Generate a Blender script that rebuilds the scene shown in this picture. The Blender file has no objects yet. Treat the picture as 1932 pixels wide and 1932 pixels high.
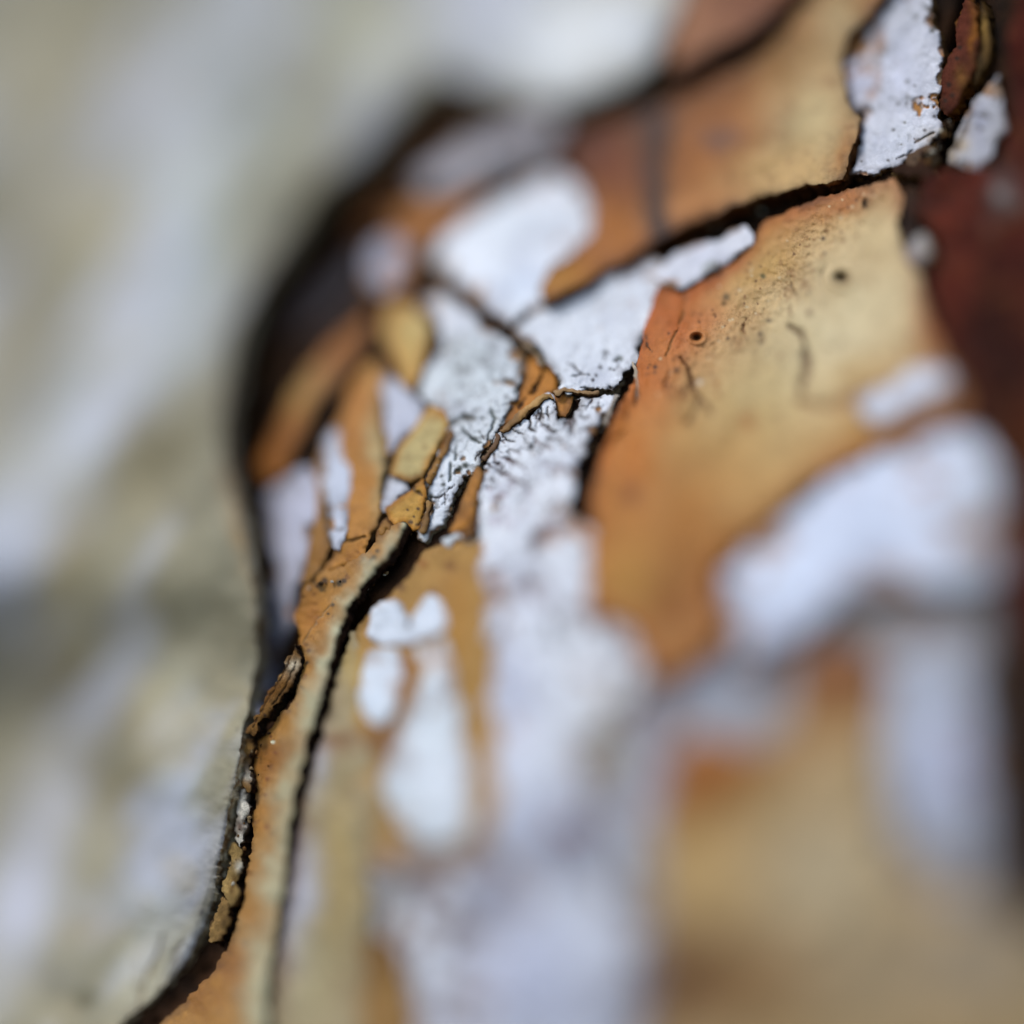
import bpy, math, random
import numpy as np
from mathutils import Vector
from mathutils.geometry import delaunay_2d_cdt

random.seed(7)
rng = np.random.default_rng(11)
sc = bpy.context.scene
C = sc.collection
sc.unit_settings.system = 'METRIC'
sc.unit_settings.scale_length = 0.01            # 1 unit = 1 cm: a macro of about 5 x 5 cm of bark

# ------------------------------------------------------------------ camera
DIST = 13.9                                     # cm to the plane of focus
cam_d = bpy.data.cameras.new('camera')
cam = bpy.data.objects.new('camera', cam_d)
C.objects.link(cam)
cam.location = (0, -DIST, 0)
cam.rotation_euler = (math.radians(90), 0, 0)
cam_d.lens = 100
cam_d.sensor_width = 36
cam_d.clip_start = 0.1
cam_d.clip_end = 500
cam_d.dof.use_dof = True
cam_d.dof.focus_distance = DIST
cam_d.dof.aperture_fstop = 0.024                # 100 mm f/2.4 at this unit scale
cam_d.dof.aperture_blades = 0
sc.camera = cam

# ------------------------------------------------------------------ light: open shade under a bright sky
SUN_EL, SUN_AZ = math.radians(56), math.radians(-112)   # high on the left
world = bpy.data.worlds.new('World')
sc.world = world
world.use_nodes = True
wn = world.node_tree
wn.nodes.clear()
wo = wn.nodes.new('ShaderNodeOutputWorld')
wb = wn.nodes.new('ShaderNodeBackground')
sky = wn.nodes.new('ShaderNodeTexSky')
sky.sky_type = 'NISHITA'
sky.sun_disc = False
sky.sun_elevation = SUN_EL
sky.sun_rotation = SUN_AZ
sky.air_density = 1.0
sky.dust_density = 1.0
sky.ozone_density = 1.0
wb.inputs['Strength'].default_value = 0.115
wn.links.new(sky.outputs[0], wb.inputs[0])
wn.links.new(wb.outputs[0], wo.inputs[0])
sun_d = bpy.data.lights.new('sun', 'SUN')
sun_d.energy = 1.1
sun_d.angle = math.radians(18)
sun_d.color = (1.0, 0.98, 0.95)
sun = bpy.data.objects.new('sun', sun_d)
C.objects.link(sun)
sd = Vector((math.sin(SUN_AZ) * math.cos(SUN_EL), math.cos(SUN_AZ) * math.cos(SUN_EL), math.sin(SUN_EL)))
sun.rotation_euler = sd.to_track_quat('Z', 'Y').to_euler()
sun.location = sd * 30
sc.view_settings.view_transform = 'Standard'
sc.view_settings.look = 'None'
sc.view_settings.gamma = 1
sc.view_settings.use_curve_mapping = False
sc.view_settings.exposure = 0.88
sc.cycles.use_denoising = True
sc.cycles.max_bounces = 8
sc.cycles.diffuse_bounces = 5

# ------------------------------------------------------------------ bark coordinates
# Plates are laid out on the trunk in units of u = 0.0259 mm (1932 u across the plane of focus).
N = 1932.0
U = DIST * 0.36 / N

def lin(c):
    c = np.asarray(c, float) / 255.0
    return np.where(c <= 0.04045, c / 12.92, ((c + 0.055) / 1.055) ** 2.4)

ILLUM = np.array([0.84, 0.86, 1.00])
def alb(r, g, b):
    c = lin((r, g, b)) / ILLUM
    if max(r, g, b) - min(r, g, b) < 34 and r + g + b > 480 and b >= g - 12:
        c = c * np.array([0.98, 1.0, 1.05])
    elif b < 0.8 * r:
        c = c * np.array([0.82, 0.785, 0.80])
    if b < 0.62 * r:
        c[2] *= 0.82
        c[1] *= 0.94
    return np.clip(c, 0.0, 0.86)

def _hash(ix, iy, seed):
    h = (ix.astype(np.int64) * 374761393 + iy.astype(np.int64) * 668265263 + seed * 974711 + 1013) & 0x7fffffff
    h = ((h ^ (h >> 13)) * 1274126177) & 0x7fffffff
    h = h ^ (h >> 16)
    return (h & 0xffff) / 65535.0

def vnoise(x, y, seed):
    ix, iy = np.floor(x), np.floor(y)
    fx, fy = x - ix, y - iy
    fx, fy = fx * fx * (3 - 2 * fx), fy * fy * (3 - 2 * fy)
    ix, iy = ix.astype(np.int64), iy.astype(np.int64)
    a, b = _hash(ix, iy, seed), _hash(ix + 1, iy, seed)
    c, d = _hash(ix, iy + 1, seed), _hash(ix + 1, iy + 1, seed)
    return (a * (1 - fx) + b * fx) * (1 - fy) + (c * (1 - fx) + d * fx) * fy

def fbm(x, y, scale, seed=0, octv=4):
    """fractal noise about 0, roughly -1..1"""
    r, amp, tot = np.zeros(np.shape(x)), 1.0, 0.0
    X, Y = np.asarray(x, float) / scale, np.asarray(y, float) / scale
    for k in range(octv):
        r = r + amp * (vnoise(X, Y, seed + 17 * k) * 2 - 1)
        tot += amp
        amp *= 0.5
        X, Y = X * 2.03 + 5.1, Y * 2.03 + 9.7
    return r / tot * 1.6

def seg_dist(px, py, pts, closed=False):
    """distance to a polyline, index of the nearest segment, parameter along it"""
    P = np.asarray(pts, float)
    if closed:
        P = np.vstack([P, P[:1]])
    best = np.full(np.shape(px), 1e9)
    arg = np.zeros(np.shape(px), int)
    tt = np.zeros(np.shape(px))
    for i in range(len(P) - 1):
        a, b = P[i], P[i + 1]
        d = b - a
        L = max(d @ d, 1e-9)
        t = np.clip(((px - a[0]) * d[0] + (py - a[1]) * d[1]) / L, 0, 1)
        q = np.hypot(px - a[0] - t * d[0], py - a[1] - t * d[1])
        m = q < best
        best = np.where(m, q, best)
        arg = np.where(m, i, arg)
        tt = np.where(m, t, tt)
    return best, arg, tt

# the line where the trunk crosses the plane of focus: left and above it the trunk falls away, right and below it comes nearer
FOCUS = [(2000, -700), (1850, -150), (1800, 60), (1770, 223), (1690, 300), (1590, 370), (1480, 531), (1425, 604), (1282, 680), (1155, 745),
         (1030, 745), (923, 836), (811, 946), (705, 1052), (628, 1141), (561, 1230), (500, 1330), (452, 1430), (418, 1600), (379, 1741),
         (313, 1877), (260, 1935), (60, 2150), (-400, 2600)]
G0, G1, GS = -1000, 2960, 12
gx = np.arange(G0, G1, GS, dtype=float)
GX, GY = np.meshgrid(gx, gx)
_d, _a, _t = seg_dist(GX, GY, FOCUS)
_F = np.asarray(FOCUS, float)
_dir = (_F[1:] - _F[:-1])[_a]
_org = _F[:-1][_a]
_side = np.sign(_dir[..., 1] * (GX - _org[..., 0]) - _dir[..., 0] * (GY - _org[..., 1]))
SD = _d * _side
i_ = int((1900 - G0) / GS)
if SD[i_, i_] < 0:
    SD = -SD
def blur(A, sig):
    r = int(sig * 3)
    k = np.exp(-0.5 * (np.arange(-r, r + 1) / sig) ** 2)
    k /= k.sum()
    P = np.pad(A, r, mode='edge')
    P = np.apply_along_axis(lambda v: np.convolve(v, k, 'valid'), 0, P)
    return np.apply_along_axis(lambda v: np.convolve(v, k, 'valid'), 1, P)
SDs = blur(SD, 3.5)
_q = 1100 * np.tanh(np.abs(SDs) / 1100)
BASE = blur(np.where(SDs < 0, 0.58 * _q + 0.0007 * _q ** 2, -(0.78 * _q - 0.00018 * _q ** 2)), 2.0)

def samp(A, x, y):
    fx = np.clip((np.asarray(x, float) - G0) / GS, 0, A.shape[1] - 1.001)
    fy = np.clip((np.asarray(y, float) - G0) / GS, 0, A.shape[0] - 1.001)
    ix, iy = fx.astype(int), fy.astype(int)
    fx, fy = fx - ix, fy - iy
    return (A[iy, ix] * (1 - fx) + A[iy, ix + 1] * fx) * (1 - fy) + (A[iy + 1, ix] * (1 - fx) + A[iy + 1, ix + 1] * fx) * fy

def base(x, y):
    q, _, _ = seg_dist(x, y, [(470, 1250), (450, 1420), (415, 1610), (385, 1750), (290, 1880), (100, 2050), (-150, 2300)])
    s = np.maximum(-samp(SDs, x, y) - 6, 0)
    v = np.clip((np.asarray(y, float) - 1050) / 350, 0, 1)
    return samp(BASE, x, y) + 0.75 * s * v * v * (3 - 2 * v) + 25 + 50 * np.exp(-(q / 120) ** 2) + 7 * fbm(x, y, 170, 3, 2)

CREVICE = [(900, 165), (815, 175), (750, 260), (680, 370), (600, 480), (520, 600), (475, 720), (462, 850), (480, 960), (500, 1080), (505, 1180), (495, 1250)]
FISSURE = [(1900, -200), (1860, -60), (1825, 90), (1798, 210), (1778, 290)]
TRENCH = [([(492, 1395), (484, 1500), (474, 1600), (458, 1700), (436, 1775), (384, 1842), (300, 1925), (200, 2020)], 34, 11), ([(775, 1000), (745, 1050), (700, 1115), (660, 1170), (640, 1225), (612, 1330), (585, 1430), (565, 1530), (548, 1690), (520, 1850), (500, 2050)], 55, 18),
          ([(830, 540), (900, 602), (950, 632), (990, 655), (1022, 700)], 26, 12), ([(1020, 720), (985, 775), (938, 812), (915, 865), (890, 900)], 26, 10),
          ([(1170, 735), (1148, 790), (1120, 860), (1104, 930), (1098, 975)], 30, 14), ([(1085, 262), (1000, 304), (930, 338), (870, 370)], 50, 18), ([(1480, 40), (1400, 95), (1290, 150), (1180, 200), (1085, 232)], 70, 30),
          ([(1600, 345), (1500, 372), (1400, 402), (1310, 440), (1235, 485), (1130, 545)], 60, 20)]
def crevice(x, y):
    d, _, t = seg_dist(x, y, CREVICE)
    e, _, _ = seg_dist(x, y, FISSURE)
    r = 240 * np.exp(-(d / 66) ** 2) + 90 * np.exp(-(e / 24) ** 2)
    for pts, dep, w in TRENCH:
        q, _, _ = seg_dist(x, y, pts)
        r = r + dep * np.exp(-(q / w) ** 2) * np.clip(0.75 + 0.7 * fbm(x, y, 34, 23, 3), 0.2, 1.5)
    return r

def place(x, y, depth):
    """trunk point: depth in u behind the plane of focus -> world cm"""
    dd = DIST + depth * U
    return np.stack([(x - N / 2) / N * 0.36 * dd, depth * U, -(y - N / 2) / N * 0.36 * dd], -1)

def normal(x, y):
    e = 14.0
    p = lambda a, b: place(a, b, samp(BASE, a, b))
    n = np.cross(p(x + e, y) - p(x - e, y), p(x, y - e) - p(x, y + e))
    n /= np.linalg.norm(n, axis=-1, keepdims=True)
    return np.where(n[..., 1:2] > 0, -n, n)

# ------------------------------------------------------------------ materials
def bark_material(name, rough, bump, grain, grain_amt, fine=0.6, spec=0.35):
    m = bpy.data.materials.new(name)
    m.use_nodes = True
    nt = m.node_tree
    nt.nodes.clear()
    nd = lambda t: nt.nodes.new(t)
    L = nt.links.new
    out, b = nd('ShaderNodeOutputMaterial'), nd('ShaderNodeBsdfPrincipled')
    L(b.outputs[0], out.inputs[0])
    at = nd('ShaderNodeAttribute'); at.attribute_name = 'tint'
    tc = nd('ShaderNodeTexCoord')
    n1 = nd('ShaderNodeTexNoise'); n1.inputs['Scale'].default_value = grain; n1.inputs['Detail'].default_value = 6; n1.inputs['Roughness'].default_value = 0.65
    L(tc.outputs['Object'], n1.inputs['Vector'])
    mr = nd('ShaderNodeMapRange')
    mr.inputs[1].default_value = 0.28; mr.inputs[2].default_value = 0.72
    mr.inputs[3].default_value = 1 - grain_amt; mr.inputs[4].default_value = 1 + grain_amt * 0.6
    L(n1.outputs['Fac'], mr.inputs[0])
    mul = nd('ShaderNodeVectorMath'); mul.operation = 'SCALE'
    L(at.outputs['Color'], mul.inputs[0]); L(mr.outputs[0], mul.inputs['Scale'])
    n2 = nd('ShaderNodeTexNoise'); n2.inputs['Scale'].default_value = grain * 0.5; n2.inputs['Detail'].default_value = 8; n2.inputs['Roughness'].default_value = 0.7
    L(tc.outputs['Object'], n2.inputs['Vector'])
    n3 = nd('ShaderNodeTexNoise'); n3.inputs['Scale'].default_value = 150; n3.inputs['Detail'].default_value = 5; n3.inputs['Roughness'].default_value = 0.75
    L(tc.outputs['Object'], n3.inputs['Vector'])
    mf = nd('ShaderNodeMapRange'); mf.inputs[1].default_value = 0.3; mf.inputs[2].default_value = 0.7
    mf.inputs[3].default_value = 1 - grain_amt * 1.3; mf.inputs[4].default_value = 1 + grain_amt * 0.8
    L(n3.outputs['Fac'], mf.inputs[0])
    mul2 = nd('ShaderNodeVectorMath'); mul2.operation = 'SCALE'
    L(mul.outputs[0], mul2.inputs[0]); L(mf.outputs[0], mul2.inputs['Scale'])
    L(mul2.outputs[0], b.inputs['Base Color'])
    bf = nd('ShaderNodeBump'); bf.inputs['Strength'].default_value = fine; bf.inputs['Distance'].default_value = 0.004
    L(n3.outputs['Fac'], bf.inputs['Height'])
    bp = nd('ShaderNodeBump'); L(bf.outputs[0], bp.inputs['Normal']); bp.inputs['Strength'].default_value = bump; bp.inputs['Distance'].default_value = 0.012
    L(n2.outputs['Fac'], bp.inputs['Height'])
    L(bp.outputs[0], b.inputs['Normal'])
    r = nd('ShaderNodeMapRange'); r.inputs[3].default_value = rough - 0.1; r.inputs[4].default_value = rough + 0.12
    L(n2.outputs['Fac'], r.inputs[0]); L(r.outputs[0], b.inputs['Roughness'])
    b.inputs['Specular IOR Level'].default_value = spec
    return m

M_WHITE = bark_material('white_bark', 0.75, 0.55, 42, 0.10, spec=0.2)
M_ORANGE = bark_material('orange_bark', 0.44, 0.40, 36, 0.13, fine=0.6, spec=0.17)
M_PALE = bark_material('pale_bark', 0.62, 0.35, 22, 0.10, spec=0.3)
M_DARK = bark_material('dark_bark', 0.60, 0.9, 18, 0.35, fine=1.0, spec=0.06)
M_EDGE = bark_material('broken_edge', 0.8, 1.0, 24, 0.45, fine=1.0, spec=0.1)

# ------------------------------------------------------------------ the tree trunk
ORIGIN = Vector((0.0, 3.0, -6.0))
trunk = bpy.data.objects.new('tree_trunk', None)
C.objects.link(trunk)
trunk.location = ORIGIN
trunk.empty_display_size = 1
trunk['label'] = 'tree trunk with flaking white, orange and cream bark plates filling the frame'
trunk['category'] = 'tree trunk'
OFF = np.array(ORIGIN)

def build(name, V, F, mats, fmat, tint, sharp=None, parent=trunk, smooth=True):
    """V world cm; tint per corner (n_loops,3)"""
    me = bpy.data.meshes.new(name)
    me.from_pydata((np.asarray(V) - OFF).tolist(), [], [list(map(int, f)) for f in F])
    for m in mats:
        me.materials.append(m)
    me.polygons.foreach_set('material_index', np.asarray(fmat, np.int32))
    me.polygons.foreach_set('use_smooth', np.ones(len(F), bool) if smooth else np.zeros(len(F), bool))
    ca = me.color_attributes.new('tint', 'FLOAT_COLOR', 'CORNER')
    t = np.ones((len(tint), 4), np.float32)
    t[:, :3] = tint
    ca.data.foreach_set('color', t.ravel())
    if sharp is not None:
        se = me.attributes.new('sharp_edge', 'BOOLEAN', 'EDGE')
        E = np.empty(len(me.edges) * 2, np.int32)
        me.edges.foreach_get('vertices', E)
        E = E.reshape(-1, 2)
        se.data.foreach_set('value', np.array([(min(a, b), max(a, b)) in sharp for a, b in E], bool))
    me.update()
    o = bpy.data.objects.new(name, me)
    C.objects.link(o)
    o.parent = parent
    return o

def spacing(x, y):
    s = np.abs(samp(SDs, x, y))
    out = np.maximum(np.maximum(-x, x - N), np.maximum(-y, y - N))
    return np.clip(2.4 + 0.05 * np.maximum(s - 38, 0), 2.4, 15) + np.clip(out, 0, 300) * 0.08

def catmull(P, closed=True):
    P = np.asarray(P, float)
    n = len(P)
    out = []
    for i in range(n):
        p0, p1, p2, p3 = P[(i - 1) % n], P[i], P[(i + 1) % n], P[(i + 2) % n]
        L = np.linalg.norm(p2 - p1)
        k = max(2, int(L / max(1.8, float(spacing(np.array(p1[0]), np.array(p1[1]))) * 0.8)))
        for j in range(k):
            t = j / k
            q = 0.5 * (2 * p1 + (p2 - p0) * t + (2 * p0 - 5 * p1 + 4 * p2 - p3) * t * t + (3 * p1 - p0 - 3 * p2 + p3) * t ** 3)
            l = p1 + (p2 - p1) * t
            out.append(0.3 * q + 0.7 * l)
    return np.array(out)

def inside(px, py, poly):
    r = np.zeros(px.shape, bool)
    n = len(poly)
    j = n - 1
    for i in range(n):
        xi, yi = poly[i]; xj, yj = poly[j]
        if yi != yj:
            r ^= ((yi > py) != (yj > py)) & (px < (xj - xi) * (py - yi) / (yj - yi) + xi)
        j = i
    return r

def interior_points(poly):
    lo, hi = poly.min(0), poly.max(0)
    pts = []
    for lev, st in enumerate((2.5, 4.4, 7.6, 13.0, 24.0, 42.0)):
        xs = np.arange(lo[0], hi[0], st); ys = np.arange(lo[1], hi[1], st * 0.87)
        if len(xs) == 0 or len(ys) == 0:
            continue
        X, Y = np.meshgrid(xs, ys)
        X[1::2] += st * 0.5
        X = (X + rng.uniform(-.2, .2, X.shape) * st).ravel(); Y = (Y + rng.uniform(-.2, .2, Y.shape) * st).ravel()
        sp = spacing(X, Y)
        a = 0 if lev == 0 else st * 0.75
        b = st * 1.32 if lev < 5 else 1e9
        m = (sp >= a) & (sp < b)
        X, Y, sp = X[m], Y[m], sp[m]
        m = inside(X, Y, poly)
        X, Y, sp = X[m], Y[m], sp[m]
        if len(X) == 0:
            continue
        d, _, _ = seg_dist(X, Y, poly[::2] if len(poly) > 400 else poly, True)
        m = d > sp * 0.55
        pts.append(np.stack([X[m], Y[m]], -1))
    return np.vstack(pts) if pts else np.zeros((0, 2))

def paint_line(x, y, pts, w, seed=0):
    """0..1 mask of a crack with an uneven, tapering width"""
    P = np.asarray(pts, float)
    m = (x > P[:, 0].min() - 3 * w) & (x < P[:, 0].max() + 3 * w) & (y > P[:, 1].min() - 3 * w) & (y < P[:, 1].max() + 3 * w)
    r = np.zeros(x.shape)
    if not m.any():
        return r
    X, Y = x[m] + 2.2 * fbm(x[m], y[m], 9, seed + 5, 2), y[m] + 2.2 * fbm(x[m], y[m], 9, seed + 9, 2)
    d, a, t = seg_dist(X, Y, P)
    u = (a + t) / (len(P) - 1)
    ww = w * 0.5 * (0.55 + 0.45 * np.sin(np.pi * np.clip(u, 0, 1)) + 0.45 * fbm(X, Y, 16, seed + 2, 2))
    r[m] = np.clip(1.4 - d / np.maximum(ww, 0.5), 0, 1)
    return r

DIRT = alb(52, 40, 34)

def plate(name, outline, lift, thick, mat, color, blobs=(), rim=None, rim_w=30, cracks=(), spots=(), pits=(), jit=2.0, tilt=(0, 0), dome=0.0,
          curl=0.0, follow=0.0, wall=(70, 48, 32), wall2=(150, 125, 90), mottle=0.12, wav=3.0, smooth=True, seed=None, edge_rough=1.0, extra=None, label=None, speck=0.0, crackle=0.0, rows=4, lip=5.0, grime=0.55, stain=None, notch=None, wear=None, parent=trunk):
    seed = seed if seed is not None else int(abs(outline[0][0] * 7 + outline[0][1] * 3)) % 9973
    B = catmull(outline) if smooth else np.asarray(outline, float)
    # ragged outline
    nrm = np.roll(B, -1, 0) - np.roll(B, 1, 0)
    nrm = np.stack([nrm[:, 1], -nrm[:, 0]], -1) / np.maximum(np.linalg.norm(nrm, axis=1, keepdims=True), 1e-6)
    mid = (8.0 if mat is M_WHITE else 2.6) if notch is None else notch
    B = B + nrm * (mid * fbm(B[:, 0], B[:, 1], 40, seed + 13, 3) + jit * fbm(B[:, 0], B[:, 1], 22, seed, 3) + 0.75 * jit * fbm(B[:, 0], B[:, 1], 8, seed + 3, 3) + 0.8 * fbm(B[:, 0], B[:, 1], 4, seed + 6, 2))[:, None]
    I = interior_points(B)
    # keep boundary vertices apart
    P = np.vstack([B, I])
    nb = len(B)
    res = delaunay_2d_cdt([Vector(p) for p in P.tolist()], [(i, (i + 1) % nb) for i in range(nb)], [], 1, 1e-4)
    V2 = np.array([tuple(v) for v in res[0]])
    T = np.array([f for f in res[2] if len(f) == 3])
    # orientation
    a, b, c = V2[T[:, 0]], V2[T[:, 1]], V2[T[:, 2]]
    cr = (b[:, 0] - a[:, 0]) * (c[:, 1] - a[:, 1]) - (b[:, 1] - a[:, 1]) * (c[:, 0] - a[:, 0])
    T[cr > 0] = T[cr > 0][:, ::-1]
    used = np.unique(T)
    remap = -np.ones(len(V2), int); remap[used] = np.arange(len(used))
    V2, T = V2[used], remap[T]
    x, y = V2[:, 0], V2[:, 1]
    d, _, _ = seg_dist(x, y, B if len(B) < 500 else B[::2], True)
    # relief
    cx, cy = np.mean([p[0] for p in outline]), np.mean([p[1] for p in outline])
    h = lift + tilt[0] * (x - cx) + tilt[1] * (y - cy)
    h = h + dome * (1 - np.exp(-d / 60.0)) + (curl + lip * fbm(x, y, 42, seed + 19, 3)) * np.exp(-d / 12.0)
    h = h + wav * fbm(x, y, 60, seed + 21, 3) + 0.8 * fbm(x, y, 9, seed + 31, 2)
    h = h - 3.0 * np.exp(-d / 3.0)                       # worn arris
    # colour of the bark itself
    tint = np.tile(alb(*color), (len(x), 1))
    wx, wy = x + 14 * fbm(x, y, 50, seed + 41, 3), y + 14 * fbm(x, y, 50, seed + 43, 3)
    if rim is not None:
        k = np.exp(-(np.maximum(d + 0.25 * rim_w * fbm(x, y, 45, seed + 47, 3), 0) / rim_w) ** 2)[:, None]
        tint = tint * (1 - k) + alb(*rim) * k
    for (bx, by, rx, ry, ang, col, amt) in blobs:
        ca, sa = math.cos(math.radians(ang)), math.sin(math.radians(ang))
        u, v = (wx - bx) * ca + (wy - by) * sa, -(wx - bx) * sa + (wy - by) * ca
        k = (amt * np.exp(-((u / rx) ** 2 + (v / ry) ** 2)))[:, None]
        tint = tint * (1 - k) + alb(*col) * k
    tint = tint * (1 + mottle * fbm(x, y, 38, seed + 51, 4))[:, None]
    tint = tint * (1 + 0.5 * mottle * fbm(x, y, 8, seed + 53, 2))[:, None]
    if stain is None:
        stain = 0.45 if mat is M_ORANGE else 0.0
    if stain:
        k = np.clip(-0.15 + 1.1 * fbm(x, y, 75, seed + 131, 4), 0, 1)[:, None] * stain
        tint = tint * (1 - k) + tint * np.array([0.62, 0.50, 0.40]) * k
        k = np.clip((fbm(x, y, 16, seed + 137, 3) - 0.55) * 3, 0, 1)[:, None] * stain * 0.9
        tint = tint * (1 - k) + alb(112, 70, 36) * k
    if wear is None:
        wear = 1.0 if mat is M_WHITE else 0.0
    if wear:
        f = fbm(x, y, 24, seed + 151, 4) + 0.5 * fbm(x, y, 90, seed + 157, 2) + 0.85 * np.exp(-d / 13.0) - 0.95
        k = np.clip(f * 7, 0, 1) * wear
        rimk = np.clip(1 - np.abs(f + 0.02) / 0.07, 0, 1) * 0.4 * wear
        g = np.clip(0.5 + 1.1 * fbm(x, y, 30, seed + 161, 2), 0, 1)[:, None]
        tint = tint * (1 - rimk[:, None]) + alb(120, 100, 92) * rimk[:, None]
        tint = tint * (1 - k[:, None]) + (alb(182, 128, 64) * (1 - g) + alb(150, 122, 92) * g) * k[:, None]
        h = h - 5.0 * k
        f = fbm(x, y, 85, seed + 171, 4) + 0.75 * np.exp(-d / 34.0) - 0.68
        k = np.clip(f * 4.5, 0, 1) * 0.85 * wear * np.clip((samp(SDs, x, y) - 110) / 100, 0, 1)
        tint = tint * (1 - k[:, None]) + (alb(172, 126, 74) * (1 - g) + alb(128, 102, 92) * g) * k[:, None]
        h = h - 5.0 * k
        f = np.clip(-0.1 + 1.2 * fbm(x, y, 55, seed + 167, 4), 0, 1)[:, None] * 0.32 * wear
        tint = tint * (1 - f) + alb(158, 158, 178) * f
    if grime:
        gm = np.clip(0.25 + 1.3 * fbm(x, y, 48, seed + 141, 3), 0, 1)
        k = np.clip(1.15 - d / (3 + 12 * gm + 4 * fbm(x, y, 7, seed + 143, 2)).clip(1.5), 0, 1) * (0.25 + 0.75 * gm) * grime
        tint = tint * (1 - k[:, None]) + alb(70, 50, 36) * k[:, None]
    if crackle:
        f1 = np.abs(fbm(x * 1.15 + 0.35 * y, y * 0.8, 34, seed + 111, 3))
        f2 = np.abs(fbm(x, y * 1.3, 19, seed + 117, 2))
        msk = np.clip(0.75 + 1.1 * fbm(x, y, 80, seed + 119, 2), 0, 1)
        k = np.clip(np.clip(1.5 - f1 / 0.045, 0, 1) * msk + 0.7 * np.clip(1.4 - f2 / 0.04, 0, 1) * msk ** 2, 0, 1) * crackle
        tint = tint * (1 - k[:, None]) + alb(72, 54, 50) * k[:, None]
        h = h - 5.0 * k
    if speck:
        k = np.clip((fbm(x, y, 11, seed + 57, 3) - 0.42) * 3.5, 0, 1) * np.clip(0.5 + 1.2 * fbm(x, y, 55, seed + 58, 2), 0, 1) * speck
        tint = tint * (1 - k[:, None]) + alb(96, 92, 90) * k[:, None]
        h = h - 2.0 * k
        k = np.clip((fbm(x, y, 30, seed + 67, 3) - 0.1) * 1.2, 0, 1) * 0.25 * speck
        tint = tint * (1 - k[:, None]) + alb(172, 170, 180) * k[:, None]
    for q, cr_ in enumerate(cracks):
        pts, w = cr_[0], cr_[1]
        col = alb(*cr_[2]) if len(cr_) > 2 else DIRT
        k = paint_line(x, y, pts, w, seed + q)
        h = h - k * min(w, 9) * 0.9
        k = (k * (cr_[3] if len(cr_) > 3 else 0.95))[:, None]
        tint = tint * (1 - k) + col * k
    for (sx, sy, r, *rest) in spots:
        col = alb(*rest[0]) if rest else DIRT
        m = np.hypot((x - sx), (y - sy)) < r * 3
        k = np.zeros(len(x))
        k[m] = np.clip(1.5 - np.hypot(x[m] - sx + 1.2 * fbm(x[m], y[m], 7, 77, 1), y[m] - sy) / max(r, 2.0), 0, 1) * 0.9
        tint = tint * (1 - k[:, None]) + col * k[:, None]
    for (sx, sy, rx, ry, dep) in pits:
        q = ((x - sx) / rx) ** 2 + ((y - sy) / ry) ** 2
        h = h - dep * np.exp(-q) + dep * 0.3 * np.exp(-((np.sqrt(q) - 1.9) / 0.5) ** 2)
        k = (0.93 * np.exp(-(q / 1.1) ** 2))[:, None]
        tint = tint * (1 - k) + alb(40, 28, 18) * k
    if extra is not None:
        h, tint = extra(x, y, d, h, tint)
    depth = base(x, y) + follow * crevice(x, y) - h
    top = place(x, y, depth)
    nv = len(x)
    # boundary edges
    E = np.vstack([T[:, [0, 1]], T[:, [1, 2]], T[:, [2, 0]]])
    key = np.sort(E, 1)
    _, inv, cnt = np.unique(key[:, 0] * nv + key[:, 1], return_inverse=True, return_counts=True)
    BE = E[cnt[inv] == 1]
    bv = np.unique(BE)
    bidx = -np.ones(nv, int); bidx[bv] = np.arange(len(bv))
    n3 = normal(x[bv], y[bv])
    # inward lateral direction in 3D for ragged walls
    R = rows
    rows, rcol = [], []
    cA, cB = alb(*wall), alb(*wall2)
    for r in range(1, R + 1):
        f = r / R
        j = (fbm(x[bv] * 1.3, y[bv] * 1.3 + r * 57, 14, seed + 61 + r, 3)) * edge_rough
        tt = thick * (f + (0.10 * j if r < R else 0.12 * j))
        pt = top[bv] - n3 * (tt * U)[:, None]
        pt = pt + (np.stack([fbm(x[bv], y[bv], 11, seed + 70 + r, 2), np.zeros(len(bv)), fbm(x[bv], y[bv], 11, seed + 90 + r, 2)], -1)) * (U * min(thick * 0.12, 6.0) * edge_rough)
        rows.append(pt)
        k = np.clip(0.5 + 0.9 * fbm(x[bv] * 0.8, y[bv] * 0.8 + r * 91, 17, seed + 101 + 5 * r, 3), 0, 1)[:, None]
        rcol.append(cA * (1 - k) + cB * k)
    nB = len(bv)
    bot = top - normal(x, y) * (thick * 1.02 * U)
    V = np.vstack([top] + rows + [bot])
    off = [None] + [nv + (r - 1) * nB for r in range(1, R + 1)]
    boff = nv + R * nB
    F, fm, tl = [], [], []
    F += T.tolist(); fm += [0] * len(T)
    tl.append(tint[T.ravel()])
    wt = [tint[bv] * 0.55 + rcol[0] * 0.45] + rcol
    ia, ib = bidx[BE[:, 0]], bidx[BE[:, 1]]
    for r in range(R):
        A = BE[:, 0] if r == 0 else off[r] + ia
        Bb = BE[:, 1] if r == 0 else off[r] + ib
        A2, B2 = off[r + 1] + ia, off[r + 1] + ib
        q = np.stack([Bb, A, A2, B2], -1)
        F += q.tolist(); fm += [1] * len(q)
        cc = np.stack([wt[r][ib], wt[r][ia], wt[r + 1][ia], wt[r + 1][ib]], 1).reshape(-1, 3)
        tl.append(cc)
    # underside, joined to the last row
    Tb = T[:, ::-1]
    Tb = np.where(bidx[Tb] >= 0, off[R] + bidx[Tb], boff + Tb)
    F += Tb.tolist(); fm += [1] * len(Tb)
    tl.append(np.tile(cA, (len(Tb) * 3, 1)))
    sharp = {(min(a, b), max(a, b)) for a, b in BE.tolist()}
    # drop unused bottom boundary verts
    F2 = F
    usedv = np.zeros(len(V), bool)
    usedv[:boff] = True
    inner = np.setdiff1d(np.arange(nv), bv)
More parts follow.
